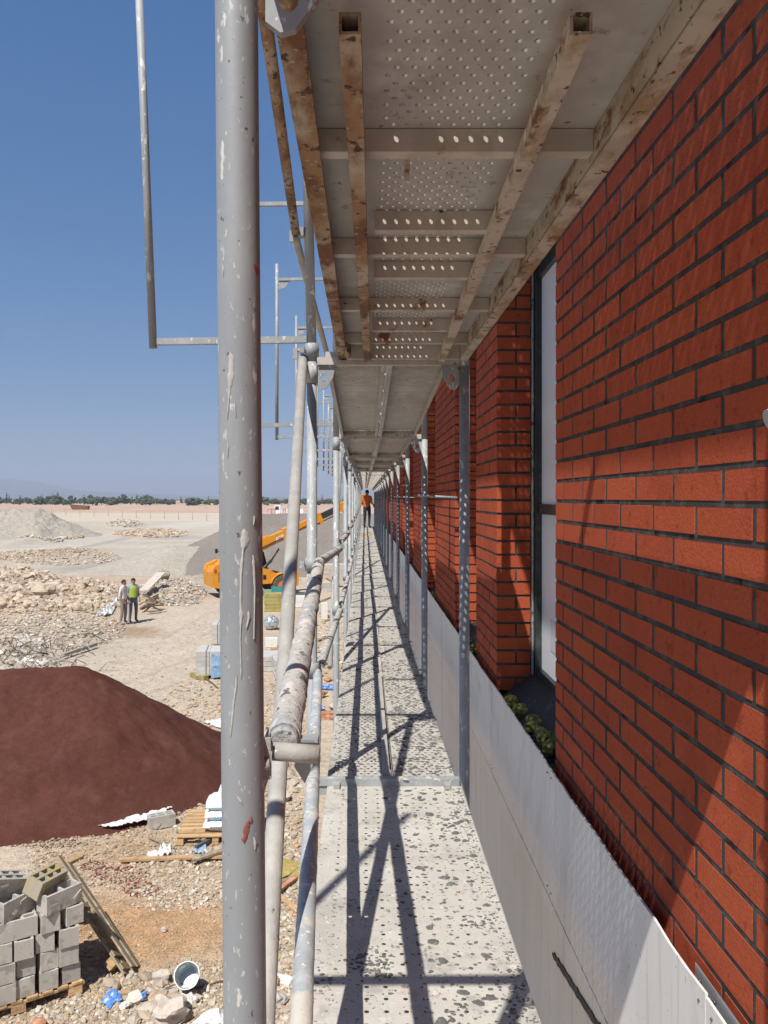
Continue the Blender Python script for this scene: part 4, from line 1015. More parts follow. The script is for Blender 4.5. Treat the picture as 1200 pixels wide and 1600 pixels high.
# --- helpers for odd pieces
def ground_board(name,label,cat,pa,pb,w,h,m,lift=.0,tilt=0,group=None):
    a=gnd(*pa); b=gnd(*pb); a.z=gz(a.x,a.y)+h/2+.01+lift; b.z=gz(b.x,b.y)+h/2+.01+lift+tilt
    t=wobj(name,MB().bar(a,b,w,h),M[m]); c=(a+b)/2
    # origin at its own middle
    t.location=c; 
    for v in t.data.vertices: v.co-=c
    return tag(t,label,cat,group)
def chunk(name,label,cat,p,s,m,seed,flat=.7,lift=0,sub=3,rough=.25,box=False,rot=0):
    import bmesh
    c=gnd(*p); c.z=gz(c.x,c.y)
    bm=bmesh.new()
    if box: bmesh.ops.create_cube(bm,size=1.5); bmesh.ops.subdivide_edges(bm,edges=bm.edges[:],cuts=3,use_grid_fill=True)
    else: bmesh.ops.create_icosphere(bm,subdivisions=sub,radius=1)
    sx,sy=(s if isinstance(s,tuple) else (s,s*.8))
    for v in bm.verts:
        n=noise.noise(v.co*1.4+Vector((seed*3.3,0,0)))*rough*2+noise.noise(v.co*4+Vector((seed,9,0)))*rough*.6
        q=v.co*(1+n)
        v.co=Vector((q.x*sx,q.y*sy,q.z*sx*flat))
    zmin=min(v.co.z for v in bm.verts)
    for v in bm.verts: v.co.z-=zmin+.12*sx*flat
    me=bpy.data.meshes.new(name); bm.to_mesh(me); bm.free(); me.materials.append(M[m])
    o=bpy.data.objects.new(name,me); link(o); o.location=c+Vector((0,0,lift)); o.rotation_euler=(0,0,rot); return tag(o,label,cat)
def crumpled(name,label,cat,poly,m,seed,amp=.05,h=.03,n=26):
    """a thin crumpled sheet over a ground outline given in photo pixels"""
    P=[gnd(*p) for p in poly]; c=sum(P,Vector())/len(P); xs=[p.x for p in P]; ys=[p.y for p in P]
    V=[];idx={}
    def inside(x,y):
        r_=False
        for (p,q) in zip(P,P[1:]+P[:1]):
            if (p.y>y)!=(q.y>y) and x<(q.x-p.x)*(y-p.y)/(q.y-p.y)+p.x: r_=not r_
        return r_
    mb=MB(); g={}
    for i in range(n+1):
        for j_ in range(n+1):
            x=min(xs)+(max(xs)-min(xs))*i/n; y=min(ys)+(max(ys)-min(ys))*j_/n
            q=noise.noise(Vector((x*6+seed,y*6,0)))+.6*noise.noise(Vector((x*15,y*15,seed)))
            g[i,j_]=(x-c.x,y-c.y,gz(x,y)-c.z+h+amp*abs(q)); 
    used={};F_=[]
    for i in range(n):
        for j_ in range(n):
            x=min(xs)+(max(xs)-min(xs))*(i+.5)/n; y=min(ys)+(max(ys)-min(ys))*(j_+.5)/n
            if inside(x+.02*noise.noise(Vector((x*20,y*20,seed))),y):
                f=[]
                for k in ((i,j_),(i+1,j_),(i+1,j_+1),(i,j_+1)):
                    if k not in used: used[k]=len(V); V.append(g[k])
                    f.append(used[k])
                F_.append(tuple(f))
    nn_=len(V); V2=V+[(x,y,z-.006) for x,y,z in V]
    edges={}
    for f in F_:
        for a,b in zip(f,f[1:]+f[:1]): edges[(a,b)]=1
    side=[(b,a,a+nn_,b+nn_) for (a,b) in edges if (b,a) not in edges]
    mb.add(V2,F_+[tuple(k+nn_ for k in reversed(f)) for f in F_]+side)
    o=lobj(name,mb,M[m],None,loc=tuple(c)); return tag(o,label,cat)
crumpled('plastic_sheet','crumpled white plastic sheet along the foot of the red sand heap','sheet',[(150,1300),(176,1289),(205,1280),(226,1265),(240,1262),(262,1253),(280,1257),(272,1268),(258,1280),(236,1293),(210,1296),(180,1301)],'sheet',2,.05,h=.10,n=40)
crumpled('plastic_sheet','strip of white plastic sheet showing at the tip of the red sand heap','sheet',[(318,1130),(346,1124),(400,1140),(395,1152),(345,1140)],'sheet',5,.06)
o=bpy.data.objects.new('concrete_block',HB[3]); link(o); c=gnd(252,1291); o.location=(c.x,c.y,gz(c.x,c.y)+.01); o.rotation_euler=(0,0,.5); tag(o,'single grey concrete block on the white plastic sheet','block')
ground_board('timber_board','long raw plank lying in front of the cement bags','board',(188,1350),(352,1342),.085,.03,'wood',lift=.03)
ground_board('timber_board','long plank with a bent end lying past the grey near post','board',(300,1352),(385,1328),.085,.03,'oldwood',lift=.06)
ground_board('timber_board','short raw board on the gravel above the leaning pallet','board',(94,1357),(126,1341),.11,.03,'wood')
ground_board('timber_board','thin stick on the gravel in front of the small pallet','board',(232,1312),(272,1330),.03,.02,'oldwood',lift=.02)
ground_board('timber_board','grey dark bar lying aslant before the bag pallet','board',(306,1330),(342,1312),.05,.04,'strap',lift=.03)
crumpled('plastic_scrap','white crumpled plastic scrap before the small pallet, lower of the pair','scrap',[(228,1342),(240,1332),(248,1334),(246,1343),(236,1347)],'sheet',8,.08)
crumpled('plastic_scrap','white crumpled plastic scrap before the small pallet, larger of the pair','scrap',[(247,1343),(252,1328),(262,1322),(268,1332),(264,1342),(256,1345)],'sheet',9,.12)
crumpled('plastic_scrap','blue grey plastic scrap beside the dark bar','scrap',[(302,1335),(312,1328),(322,1330),(318,1338)],'bluesheet',4,.08)
# --- bottom of the picture
def bucket(px,py):
    c=gnd(px,py); c.z=gz(c.x,c.y); t=thing('bucket','zinc bucket lying on its side with white lump at its mouth','bucket',tuple(c))
    ax=Vector((-.1,.55,-.50)).normalized()*-1; ax=Vector((.05,-.62,.50)).normalized()
    p0=Vector((0,.10,.10)); pts=[p0+ax*(-.02),p0,p0+ax*.10,p0+ax*.21,p0+ax*.215]; mb=MB().tube(pts,[.075,.084,.098,.118,.124],n=28,wall=.004,rn=.012,rs=9); mb.add([p0+ax*.0+Vector(q) for q in []],[])
    lobj('shell',mb,M['zinc'],t)
    mb=MB().tube([p0+ax*.0,p0+ax*.012],[.09,.092],n=28); lobj('bottom',mb,M['zinc'],t)
    return t
bucket(292,1552)
chunk('stone','white lump of plaster at the mouth of the zinc bucket','lump',(293,1572),(.085,.07),'sheet',3,.8)
chunk('stone','small white crumb inside the zinc bucket','lump',(288,1556),(.03,.03),'sheet',4,.8,lift=.07)
chunk('stone','squarish pale stone beside the zinc bucket','stone',(251,1536),(.10,.075),'stone',1,.75,box=True,rough=.12,rot=.3)
chunk('stone','flat grey slab under the zinc bucket','stone',(262,1554),(.13,.07),'block',11,.25,box=True,rough=.1,rot=.2)
chunk('stone','big brownish stone at the lower frame edge','stone',(264,1597),(.17,.12),'stone',6,.65,rough=.3)
chunk('stone','rounded tan stone below the pallet of blocks','stone',(60,1607),(.07,.06),'clay',7,.6,rough=.1)
chunk('stone','brown broken brick half near the blue scrap, outer one','brick piece',(197,1557),(.055,.04),'wood',8,.7,box=True,rough=.08,rot=.4)
chunk('stone','brown broken brick half near the blue scrap, inner one','brick piece',(217,1553),(.05,.04),'oldwood',9,.7,box=True,rough=.08,rot=-.3)
chunk('stone','brown broken brick half in front of the bucket','brick piece',(272,1560),(.06,.04),'wood',10,.7,box=True,rough=.08,rot=.6)
chunk('timber_block','upright weathered timber block behind the bucket','timber',(292,1522),(.06,.05),'oldwood',12,2.0,box=True,rough=.05,rot=.1)
chunk('plastic_scrap','crumpled blue and white packet on the pale gravel','scrap',(176,1566),(.075,.13),'bluebit',13,.6,rough=.35,rot=.35)
chunk('plastic_scrap','small blue scrap on the gravel before the bucket','scrap',(223,1560),(.035,.045),'bluebit',14,.9,rough=.4)
chunk('plastic_bag','white plastic bag lying against the near post at the lower edge','bag',(333,1608),(.17,.13),'sheet',15,.55,rough=.35)
chunk('stone','flat white stone close to the packet','stone',(194,1572),(.07,.05),'sheet',16,.35,rough=.25,rot=.5)
chunk('stone','grey stone on the bare brown earth','stone',(256,1455),(.04,.03),'block',17,.7,rough=.2)
def curve_wire(name,label,cat,pts,r,m,lift=.03):
    P=[]
    for p in pts:
        q=gnd(p[0],p[1]); q.z=gz(q.x,q.y)+lift+(p[2] if len(p)>2 else 0); P.append(q)
    # smooth it
    Q_=[]
    for k in range(len(P)-1):
        for s in range(6):
            t=s/6; a=P[max(k-1,0)];b=P[k];c=P[k+1];d=P[min(k+2,len(P)-1)]
            Q_.append(.5*((2*b)+(-a+c)*t+(2*a-5*b+4*c-d)*t*t+(-a+3*b-3*c+d)*t**3))
    Q_.append(P[-1]); c=Q_[0].copy(); o=lobj(name,MB().tube([q-c for q in Q_],r,n=6),M[m],None,loc=tuple(c)); return tag(o,label,cat)
curve_wire('hose','thin grey green hose winding past the bucket and the packet','hose',[(196,1578),(216,1568),(240,1560),(275,1548,.05),(310,1545),(345,1535),(380,1530)],.008,'wire')
curve_wire('wire','pale wire end lying on the gravel by the packet','wire',[(172,1582),(186,1574),(200,1566)],.006,'greywire')
for k,(px,py,s,m,lb) in enumerate([(430,1322,(.34,.30),'yellowsand','patch of spilt yellow sand seen between the near post and the knee rail'),]):
    chunk('sand_spill',lb,'sand',(px+6,py+38),s,m,30,.10,rough=.3)
ground_board('timber_board','reddish board crossing another below the yellow sand','board',(430,1402),(462,1378),.07,.03,'clay',lift=.05)
ground_board('timber_board','orange brown board under the crossing reddish board','board',(430,1396),(462,1425),.07,.03,'wood',lift=.0)
ground_board('timber_board','dark grey board just beyond the yellow sand','board',(438,1380),(464,1372),.06,.04,'oldwood')
chunk('stone','flat white slab with a broken edge, beside the knee rail','stone',(440,1535),(.15,.10),'sheet',21,.22,box=True,rough=.08,rot=-.3)
chunk('stone','brown tile piece leaning beside the flat white slab','tile',(424,1540),(.10,.06),'clay',22,.5,box=True,rough=.1)
chunk('stone','grey broken stone seen under the knee rail','stone',(428,1572),(.11,.08),'block',23,.6,rough=.3)
chunk('stone','pale lump of rubble beyond the coupling arm','stone',(440,1250),(.16,.12),'stone',24,.5,rough=.3)
chunk('broken_tile','broken orange tile lying beside the walkway, near the first cross bar','tile',(513,1122),(.22,.16),'clay',25,.45,box=True,rough=.12,rot=.2)
chunk('plastic_bag','blue and white plastic bag beside the walkway','bag',(514,1078),(.20,.12),'bluebit',26,.35,rough=.3)
chunk('plastic_bag','red printed packet by the blue and white bag','bag',(512,1066),(.10,.08),'clay',27,.6,rough=.2)
# --- stacks of paving stone
def stack(px,py,w,d,h,nl,label,cloth,rot=.0):
    c=gnd(px,py); c.z=gz(c.x,c.y); t=thing('paving_stack',label,'paving stack',tuple(c),rot)
    for k in range(nl):
        for q in range(3): lobj('stone_slab',MB().box(-w/2+q*w/3+.004,-w/2+(q+1)*w/3-.004,0,d,.10+k*h/nl+.004,.10+(k+1)*h/nl),M['pave'],t)
    lobj('pallet_base',MB().box(-w/2,-w/2+.1,0,d,0,.10).box(-.05,.05,0,d,0,.10).box(w/2-.1,w/2,0,d,0,.10),M['oldwood'],t)
    for x in (-w/4,w/4): lobj('strap',MB().box(x-.01,x+.01,-.006,-.001,.1,h+.104).box(x-.01,x+.01,-.006,d,h+.104,h+.109),M['strap'],t)
    if cloth:
        mb=MB(); n=10
        V=[];Fc=[]
        for i in range(n+1):
            for j_ in range(n+1):
                x=-w*.12+(w*.66)*i/n; z=h*.92-(h*.98)*j_/n; V.append((x,-.03-.05*abs(noise.noise(Vector((x*4,z*5,0))))-.04*(j_/n),.1+z+.02*noise.noise(Vector((x*6,0,0)))))
        for i in range(n):
            for j_ in range(n): q=i*(n+1)+j_; Fc.append((q,q+1,q+n+2,q+n+1))
        mb.add(V,Fc); lobj('blue_sheet',mb,M['bluesheet'],t)
    return t
stack(338,1060,1.12,.95,.66,5,'strapped stack of pale paving stones with a blue sheet on its front',True,.12)
stack(350,1012,.85,.8,.66,4,'strapped stack of pale paving stones behind the one with the blue sheet',False,.1)
ground_board('timber_board','short olive timber at the foot of the blue sheeted stack','board',(300,1056),(322,1062),.16,.12,'woolslab')
curve_wire('rod','dark bent rod beside the blue sheeted stack','rod',[(318,1058),(330,1068),(340,1076)],.02,'wire')
# --- goods seen between the posts
def pack(px,py,w,d,h,m,label,cat,nl=1,rot=0.,name='pack'):
    c=gnd(px,py); c.z=gz(c.x,c.y); t=thing(name,label,cat,tuple(c),rot)
    for k in range(nl):
        e=rb.uniform(-.03,.03) if nl>1 else 0
        lobj('slab' if nl>1 else 'box',MB().box(-w/2+e,w/2+e,0,d,k*h/nl+.01,(k+1)*h/nl),M[m],t)
    return t
pack(427,956,.78,.7,.78,'woolslab','stack of olive rock wool slabs in front of the teal crates','insulation',5,.1,'rock_wool_stack')
def crate(px,py,w,d,h,m,label,lift=0):
    c=gnd(px,py); c.z=gz(c.x,c.y)+lift; t=thing('crate',label,'crate',tuple(c),.1,'plastic crates beside the yellow loader')
    for k in range(4): lobj('side_rail',MB().box(-w/2,w/2,0,.02,k*h/4,k*h/4+h/4*.62).box(-w/2,w/2,d-.02,d,k*h/4,k*h/4+h/4*.62).box(-w/2,-w/2+.02,.02,d-.02,k*h/4,k*h/4+h/4*.62).box(w/2-.02,w/2,.02,d-.02,k*h/4,k*h/4+h/4*.62),M[m],t)
    [lobj('corner_post',MB().box(x0_,x1_,-.004,y1_,0,h),M[m],t) for x0_,x1_,y1_ in ((-w/2-.004,-w/2+.05,.05),(w/2-.05,w/2+.004,.05),(-.03,.03,.019))]
    lobj('base',MB().box(-w/2+.02,w/2-.02,.02,d-.02,.0,.02),M[m],t)
crate(433,941,.55,.4,.38,'teal','lower teal plastic crate beside the yellow loader')
crate(433,941,.55,.4,.36,'teal','upper teal plastic crate beside the yellow loader',.385)
crate(419,938,.45,.4,.55,'greenpl','pale green crate next to the teal crates')
c=gnd(424,985); c.z=gz(c.x,c.y)
o=chunk('wrapped_bundle','round bundle wrapped in shiny clear plastic','bundle',(424,984),(.29,.29),'foil',40,1.0,rough=.06)
pack(469,951,.72,.5,.50,'sheet','white foam pack lying between the leaning brace and the post','foam pack',2,.1)
pack(471,929,.9,.5,.06,'strap','dark flat board resting near the front of the yellow loader','board',1,.0)
pack(522,966,.34,.3,.72,'sheet','white cabinet carcass standing beside the walkway','cabinet',1,-.1)
pack(507,967,.25,.3,.66,'sheet','narrow white panel standing by the white cabinet','panel',1,.1)
pack(455,1062,.9,.9,.50,'pave','low stack of pale slabs beyond the leaning brace','slab stack',4,.2)
pack(424,1050,.55,1.0,.42,'pave','stack of pale beige boards beside the near post','board stack',3,.1)
pack(424,1012,.4,.3,.30,'sheet','small white box with a green end beside the near post','box',1,.1)
pack(430,1022,.3,.3,.14,'clay','small terracotta coloured crate by the white box','crate',1,.1)
pack(520,905,1.6,1.2,.9,'stone','pale broken blocks piled beside the walkway','block pile',3,.1)
pack(505,925,.9,.6,.5,'pave','grey boxes lying by the loader arm','box',2,.4)
for k,(pa,pb,lb,m) in enumerate([((505,972),(530,962),'yellowish lath in the timber heap beside the walkway, nearest','wood'),((500,960),(530,972),'brown lath in the timber heap beside the walkway, crossing','oldwood'),((503,966),(532,966),'pale lath in the timber heap beside the walkway, middle','greywire'),((498,942),(528,930),'long pale lath behind the white cabinet','greywire'),((500,900),(530,915),'brown plank leaning on the block pile','clay'),((494,1030),(530,1036),'grey plank lying beside the walkway before the timber heap','pave'),((495,1003),(526,992),'weathered plank on the ground past the wrapped bundle','oldwood')]):
    ground_board('timber_board',lb,'board',pa,pb,.09,.03,m,lift=.04+.03*(k%3))
for k in range(9):
    px=rb.uniform(440,532); py=rb.uniform(985,1110); m=rb.choice(['sheet','stone','clay','bluebit','woolslab','bag'])
    cn={'sheet':'white','stone':'tan','clay':'terracotta','bluebit':'blue','woolslab':'olive','bag':'off white'}[m]
    where=['below the wrapped bundle','beside the second post','near the broken orange tile','midway to the timber heap','by the knee rail of the second bay','next to the grey plank','behind the blue and white bag','before the low slab stack','at the edge of the walkway'][k]
    chunk('debris_piece','small %s piece of rubbish %s'%(cn,where),'rubbish',(px,py),(rb.uniform(.08,.2),rb.uniform(.06,.14)),m,50+k,rb.uniform(.3,.7),rough=.3)
# --- timber heap and long plank behind the two men
for k in range(9):
    a=gnd(222+rb.uniform(-6,10),958+rb.uniform(-8,6)); b=gnd(252+rb.uniform(-8,4),952+rb.uniform(-8,6)); a.z=gz(a.x,a.y)+.08+.055*k; b.z=gz(b.x,b.y)+.06+.05*k
    c=(a+b)/2; o=lobj('timber_board',MB().bar(a-c,b-c,.10,.05),M[['wood','oldwood','wire'][k%3]],None,loc=tuple(c)); tag(o,'%s timber in the heap behind the two standing men, %s'%(['raw','weathered','dark'][k%3],['lowest','low down','low in the middle','just under the middle','middle','just over the middle','upper','near the top','topmost'][k]),'board','timbers heaped behind the two men')
ground_board('timber_board','wide pale plank propped on the rubble behind the two men','board',(224,944),(252,930),.45,.07,'stone',lift=.3,tilt=.35)
chunk('stone','dark brown block on the rubble behind the two men','stone',(256,917),(.35,.25),'oldwood',61,.8,rough=.3)
for k,(px,py,s) in enumerate([(10,958,.45),(48,962,.36),(68,948,.62),(98,940,.34),(128,934,.40),(15,925,.40),(36,910,.50),(150,948,.26)]):
    lb=['low tan boulder at the frame edge of the rock berm','flat tan boulder in the near flank of the rock berm','largest pale tan boulder of the rock berm','squat tan boulder right of the largest one in the berm','dark sided boulder on the crest of the rock berm','orange tan boulder on the berm at the frame edge','brown cracked boulder at the top of the rock berm','small boulder close behind the two standing men'][k].replace('right of','next to')
    chunk('boulder',lb,'boulder',(px,py),(s*.8,s*.6),'rocktan',70+k,.7,rough=.3) if 'rocktan' in M else None
# --- cut brush, wires and scrap at the edge of the rubble
r=random.Random(8); mb=MB()
for k in range(90):
    c=gnd(r.triangular(-10,170,30),r.uniform(1000,1052)); c.z=gz(c.x,c.y); a=r.uniform(0,6.28); L=r.uniform(.3,1.3); e=c+Vector((math.cos(a)*L,math.sin(a)*L,r.uniform(0,.35))); m_=(c+e)/2+Vector((0,0,r.uniform(.05,.3)))
    mb.tube([c,m_,e],r.uniform(.006,.018),n=4,mi=r.choice([0,0,1]))
o=wobj('brush_litter',mb,[M['greywire'],M['wire']],None,recalc=False); tag(o,'tangle of cut twigs wire and rods at the rubble edge behind the red heap','brush',kind='stuff')
crumpled('foam_sheet','bent white foam sheet in the brush behind the red sand heap','sheet',[(32,1032),(40,1024),(50,1034),(70,1036),(70,1043),(40,1044)],'sheet',12,.15)
crumpled('foam_sheet','tan flat slab lying at the rubble edge, outer of two','slab',[(18,1010),(40,1000),(48,1008),(30,1016)],'stone',13,.1)
crumpled('foam_sheet','tan flat slab lying at the rubble edge, inner of two','slab',[(50,1008),(66,1000),(70,1012),(54,1014)],'stone',14,.1)
crumpled('foam_sheet','white torn sheet strip among the rubble beside the two men','sheet',[(150,968),(170,950),(186,946),(176,962),(160,972)],'sheet',15,.3)
ground_board('timber_board','grey pole lying out of the brush towards the open ground','pole',(98,1030),(150,1012),.12,.10,'greywire',lift=.08)

# ------------------------------------------------------------------ yellow loader
M['yellow']=mat('loader_yellow_paint',(.72,.30,.02),.4,0,[((.58,.24,.03),5,.55,.1),((.35,.2,.08),26,.66,.04)],spec=.5)
M['tyre']=mat('dusty_tyre',(.10,.095,.085),.9,0,[((.20,.18,.15),6,.5,.1)])
M['rim']=mat('orange_rim',(.55,.22,.08),.6)
M['blackp']=mat('black_cab_plastic',(.02,.02,.022),.4)
M['glass']=mat('tinted_cab_glass',(.03,.045,.05),.08,spec=.8)
M['dsteel']=mat('dark_greased_steel',(.06,.055,.05),.5,.3)
M['wpaint']=mat('white_paint',(.75,.75,.73),.5); M['rpaint']=mat('red_paint',(.45,.05,.04),.5)
TH=thing('telehandler','yellow telescopic loader with raised boom parked before the grey gravel heap','loader',(-5.75,41.2,gz(-5.75,41.2)),math.radians(25)); TH.scale=(.90,.90,.90)
mb=MB().prism([(-2.5,.62),(2.35,.55),(2.35,.95),(1.2,1.02),(-1.0,1.05),(-2.5,1.0)],-.45,.45); lobj('chassis',mb,M['dsteel'],TH)
mb=MB().prism([(-2.62,.62),(-1.95,.50),(-1.92,1.25),(-1.55,1.55),(-.9,1.60),(-.9,2.06),(-2.0,2.02),(-2.55,1.78),(-2.66,1.5)],-1.05,-.52); mb.prism([(-2.62,.62),(-1.95,.50),(-1.92,1.25),(-1.55,1.55),(-.9,1.60),(-.9,2.06),(-2.0,2.02),(-2.55,1.78),(-2.66,1.5)],.52,1.05)
mb.prism([(-2.60,.60),(-2.0,.55),(-2.0,1.75),(-2.5,1.72),(-2.62,1.4)],-.519,.519); cw=lobj('counterweight',mb,M['yellow'],TH)
mb=MB()
for k in range(5): mb.box(-2.32,-2.12,-1.062,-1.051,.95+k*.11,1.0+k*.11)
lobj('grille',mb,M['blackp'],cw)
lobj('tail_light',MB().box(-2.55,-2.42,-1.064,-1.051,1.42,1.62),M['rpaint'],cw)
mb=MB().prism([(-.85,.7),(1.0,.7),(1.05,1.25),(.6,1.5),(-.85,1.75)],-1.04,-.46); ec=lobj('engine_cover',mb,M['yellow'],TH)
mb=MB()
for k in range(4): mb.box(-.6+k*.28,-.42+k*.28,-1.052,-1.041,.95,1.2)
lobj('grille',mb,M['blackp'],ec)
# cab
mb=MB().prism([(-.55,.7),(.95,.7),(1.0,1.5),(.75,1.55),(-.55,1.55)],.30,1.04); cab=lobj('cab',mb,M['yellow'],TH)
fr=MB()
for y in (.32,1.02):
    fr.tube([(-.5,y,1.55),(-.52,y,2.45),(-.40,y,2.56),(.45,y,2.56),(.68,y,2.40),(.9,y,1.55)],.045,n=8)
for x,z in ((-.5,2.5),(.55,2.53),(.9,1.57),(-.5,1.57)): fr.bar((x,.32,z),(x,1.02,z),.07,.07)
fr.box(-.45,.55,.33,1.01,2.55,2.60)
lobj('cab_frame',fr,M['blackp'],cab)
gl=MB().prism([(-.48,1.56),(.86,1.56),(.64,2.38),(.45,2.52),(-.40,2.52),(-.48,2.42)],.315,.322).prism([(-.48,1.56),(.86,1.56),(.64,2.38),(.45,2.52),(-.40,2.52),(-.48,2.42)],1.018,1.025)
lobj('cab_window',gl,M['glass'],cab)
lobj('seat',MB().box(-.35,.1,.45,.9,1.3,1.7).box(-.42,-.3,.45,.9,1.7,2.2),M['blackp'],cab)
def wheel(x,y,s):
    w=bpy.data.objects.new('wheel',None); link(w,TH); w.location=(x,y,.60)
    mb=MB(); prof_=[(.34,.17),(.52,.19),(.575,.17),(.585,.0),(.575,-.17),(.52,-.19),(.34,-.17)]; n=32
    V=[];Fc=[]
    for k in range(n):
        a=2*math.pi*k/n
        for rr_,yy in prof_: V.append((rr_*math.cos(a),yy,rr_*math.sin(a)))
    m_=len(prof_)
    for k in range(n):
        for q in range(m_-1): Fc.append((k*m_+q,k*m_+q+1,((k+1)%n)*m_+q+1,((k+1)%n)*m_+q))
    mb.add(V,Fc)
    for k in range(22):
        a=2*math.pi*k/22
        for sgn in (-1,1):
            aa=a+(.12 if sgn>0 else 0); c=Vector((.60*math.cos(aa),sgn*.095,.60*math.sin(aa)))
            mb.obox(c,(.05,.19,.06),Matrix.Rotation(-aa,3,'Y')@Matrix.Rotation(.5*sgn,3,'X'))
    lobj('tyre',mb,M['tyre'],w)
    rm=MB().tube([(0,-.13,0),(0,-.05,0),(0,.05,0),(0,.13,0)],[.345,.26,.26,.345],n=24).tube([(0,-.10,0),(0,.10,0)],.13,n=16)
    for k in range(8): a=k*math.pi/4; rm.tube([(.18*math.cos(a),s*.05,.18*math.sin(a)),(.18*math.cos(a),s*.085,.18*math.sin(a))],.022,n=6)
    lobj('rim',rm,M['rim'],w)
for x in (-1.4,1.4):
    for y,s in ((-.93,-1),(.93,1)): wheel(x,y,s)
def fender(x,y):
    P=[(x+.72*math.cos(a),.62+.66*math.sin(a)) for a in np.linspace(.25,math.pi-.25,12)]; Pi=[(x+.68*math.cos(a),.62+.62*math.sin(a)) for a in np.linspace(.25,math.pi-.25,12)]
    lobj('fender',MB().prism(P+Pi[::-1],y-.24,y+.24),M['yellow'],TH)
for y in (-.9,.9): fender(1.4,y)
lobj('front_frame',MB().prism([(2.1,.45),(2.55,.45),(2.6,1.25),(2.3,1.35),(2.05,1.2)],-.5,-.34).prism([(2.1,.45),(2.55,.45),(2.6,1.25),(2.3,1.35),(2.05,1.2)],.34,.5).box(2.15,2.5,-.339,.339,.5,.9),M['yellow'],TH)
bm_=bpy.data.objects.new('boom',None); link(bm_,TH); bm_.location=(-1.95,-.10,1.80); bm_.rotation_euler=(0,-math.radians(23.5),0)
def bsec(name,x0,x1,h,w,m,taper=0):
    return lobj(name,MB().prism([(x0,-h/2),(x1,-h/2+taper),(x1,h/2),(x0,h/2)],-w/2,w/2),M[m],bm_)
lobj('boom_section',MB().prism([(-.25,-.2),(.3,-.30),(4.0,-.27),(4.35,-.2),(4.35,.24),(3.3,.27),(.2,.30),(-.25,.15)],-.22,.22),M['yellow'],bm_)
lobj('boom_rib',MB().prism([(1.7,.271),(3.3,.271),(3.1,.36),(1.95,.38)],-.15,.15).box(4.1,4.45,-.25,.25,-.32,.33),M['yellow'],bm_)
bsec('boom_section',4.46,6.35,.42,.34,'yellow'); lobj('boom_collar',MB().box(5.75,6.6,-.21,.21,-.24,.27).box(6.35,6.6,-.20,.20,-.42,-.241),M['yellow'],bm_)
bsec('boom_section',6.61,7.9,.34,.27,'dsteel'); lobj('boom_collar',MB().box(7.7,8.3,-.17,.17,-.22,.24).box(8.05,8.3,-.16,.16,-.40,-.221),M['yellow'],bm_)
bsec('boom_section',8.31,9.1,.26,.2,'dsteel'); lobj('boom_head',MB().prism([(9.0,-.18),(9.5,-.55),(9.75,-.5),(9.7,.1),(9.3,.22),(9.0,.2)],-.2,.2),M['yellow'],bm_)
lobj('hydraulic_hose',MB().tube([(.5,-.26,-.1),(3.9,-.26,-.12)],.03,n=6).tube([(4.5,-.2,-.1),(5.7,-.2,-.1)],.03,n=6).tube([(5.72,-.15,-.29),(7.6,-.12,-.27)],.035,n=6),M['dsteel'],bm_)
# lettering cast on the boom's flank
def text_mesh(body,size,ext=.002):
    cu=bpy.data.curves.new('lettering','FONT'); cu.body=body; cu.size=size; cu.extrude=ext; cu.shear=.3; cu.offset=.012; cu.space_character=1.05
    o=bpy.data.objects.new('lettering_source',cu); C.objects.link(o); bpy.context.view_layer.update()
    me=bpy.data.meshes.new_from_object(o.evaluated_get(bpy.context.evaluated_depsgraph_get())); bpy.data.objects.remove(o); bpy.data.curves.remove(cu); return me
me=text_mesh('JCB',.34); me.materials.clear(); me.materials.append(M['wpaint'])
o=lobj('lettering',me,None,bm_,loc=(3.42,-.2245,-.17),rot=(math.pi/2,0,0))
cy=MB().tube([(.2,-.1,1.15),(1.05,-.1,1.95)],.09,n=10).tube([(1.05,-.1,1.95),(1.5,-.1,2.6)],.05,n=10); lobj('lift_cylinder',cy,M['dsteel'],TH)
lobj('mirror_arm',MB().tube([(-1.9,-.8,2.0),(-2.05,-.85,2.5),(-2.35,-.85,2.62)],.025,n=6).box(-2.45,-2.32,-.9,-.8,2.5,2.74),M['blackp'],TH)
lobj('exhaust',MB().tube([(-.7,-.75,1.7),(-.7,-.75,2.25),(-.62,-.75,2.3)],.05,n=8),M['dsteel'],TH)

# ------------------------------------------------------------------ far site things
def far_at(px,D): return ((px-VX)/F*D,D)
x,y=far_at(440,195); t=thing('truck','white truck parked beyond the grey gravel heap','truck',(x,y,gz(x,y)),.05)
lobj('cab',MB().prism([(-2.0,.7),(-.2,.7),(-.2,3.3),(-1.5,3.3),(-2.0,2.1)],-1.15,1.15),M['wpaint'],t)
lobj('window',MB().prism([(-1.75,2.1),(-.6,2.1),(-.6,2.95),(-1.4,2.95)],-1.17,-1.155),M['glass'],t)
lobj('load_bed',MB().box(.0,5.2,-1.2,1.2,1.2,1.45).box(.0,5.2,-1.2,-1.12,1.451,2.3).box(.0,5.2,1.12,1.2,1.451,2.3),M['wpaint'],t)
for q in (-1.2,2.6,3.9):
    for s in (-1,1): lobj('wheel',MB().tube([(q,s*.85,.55),(q,s*1.15,.55)],.55,n=14),M['tyre'],t)
lobj('chassis',MB().box(-1.9,5.1,-.5,.5,.6,1.19),M['dsteel'],t)
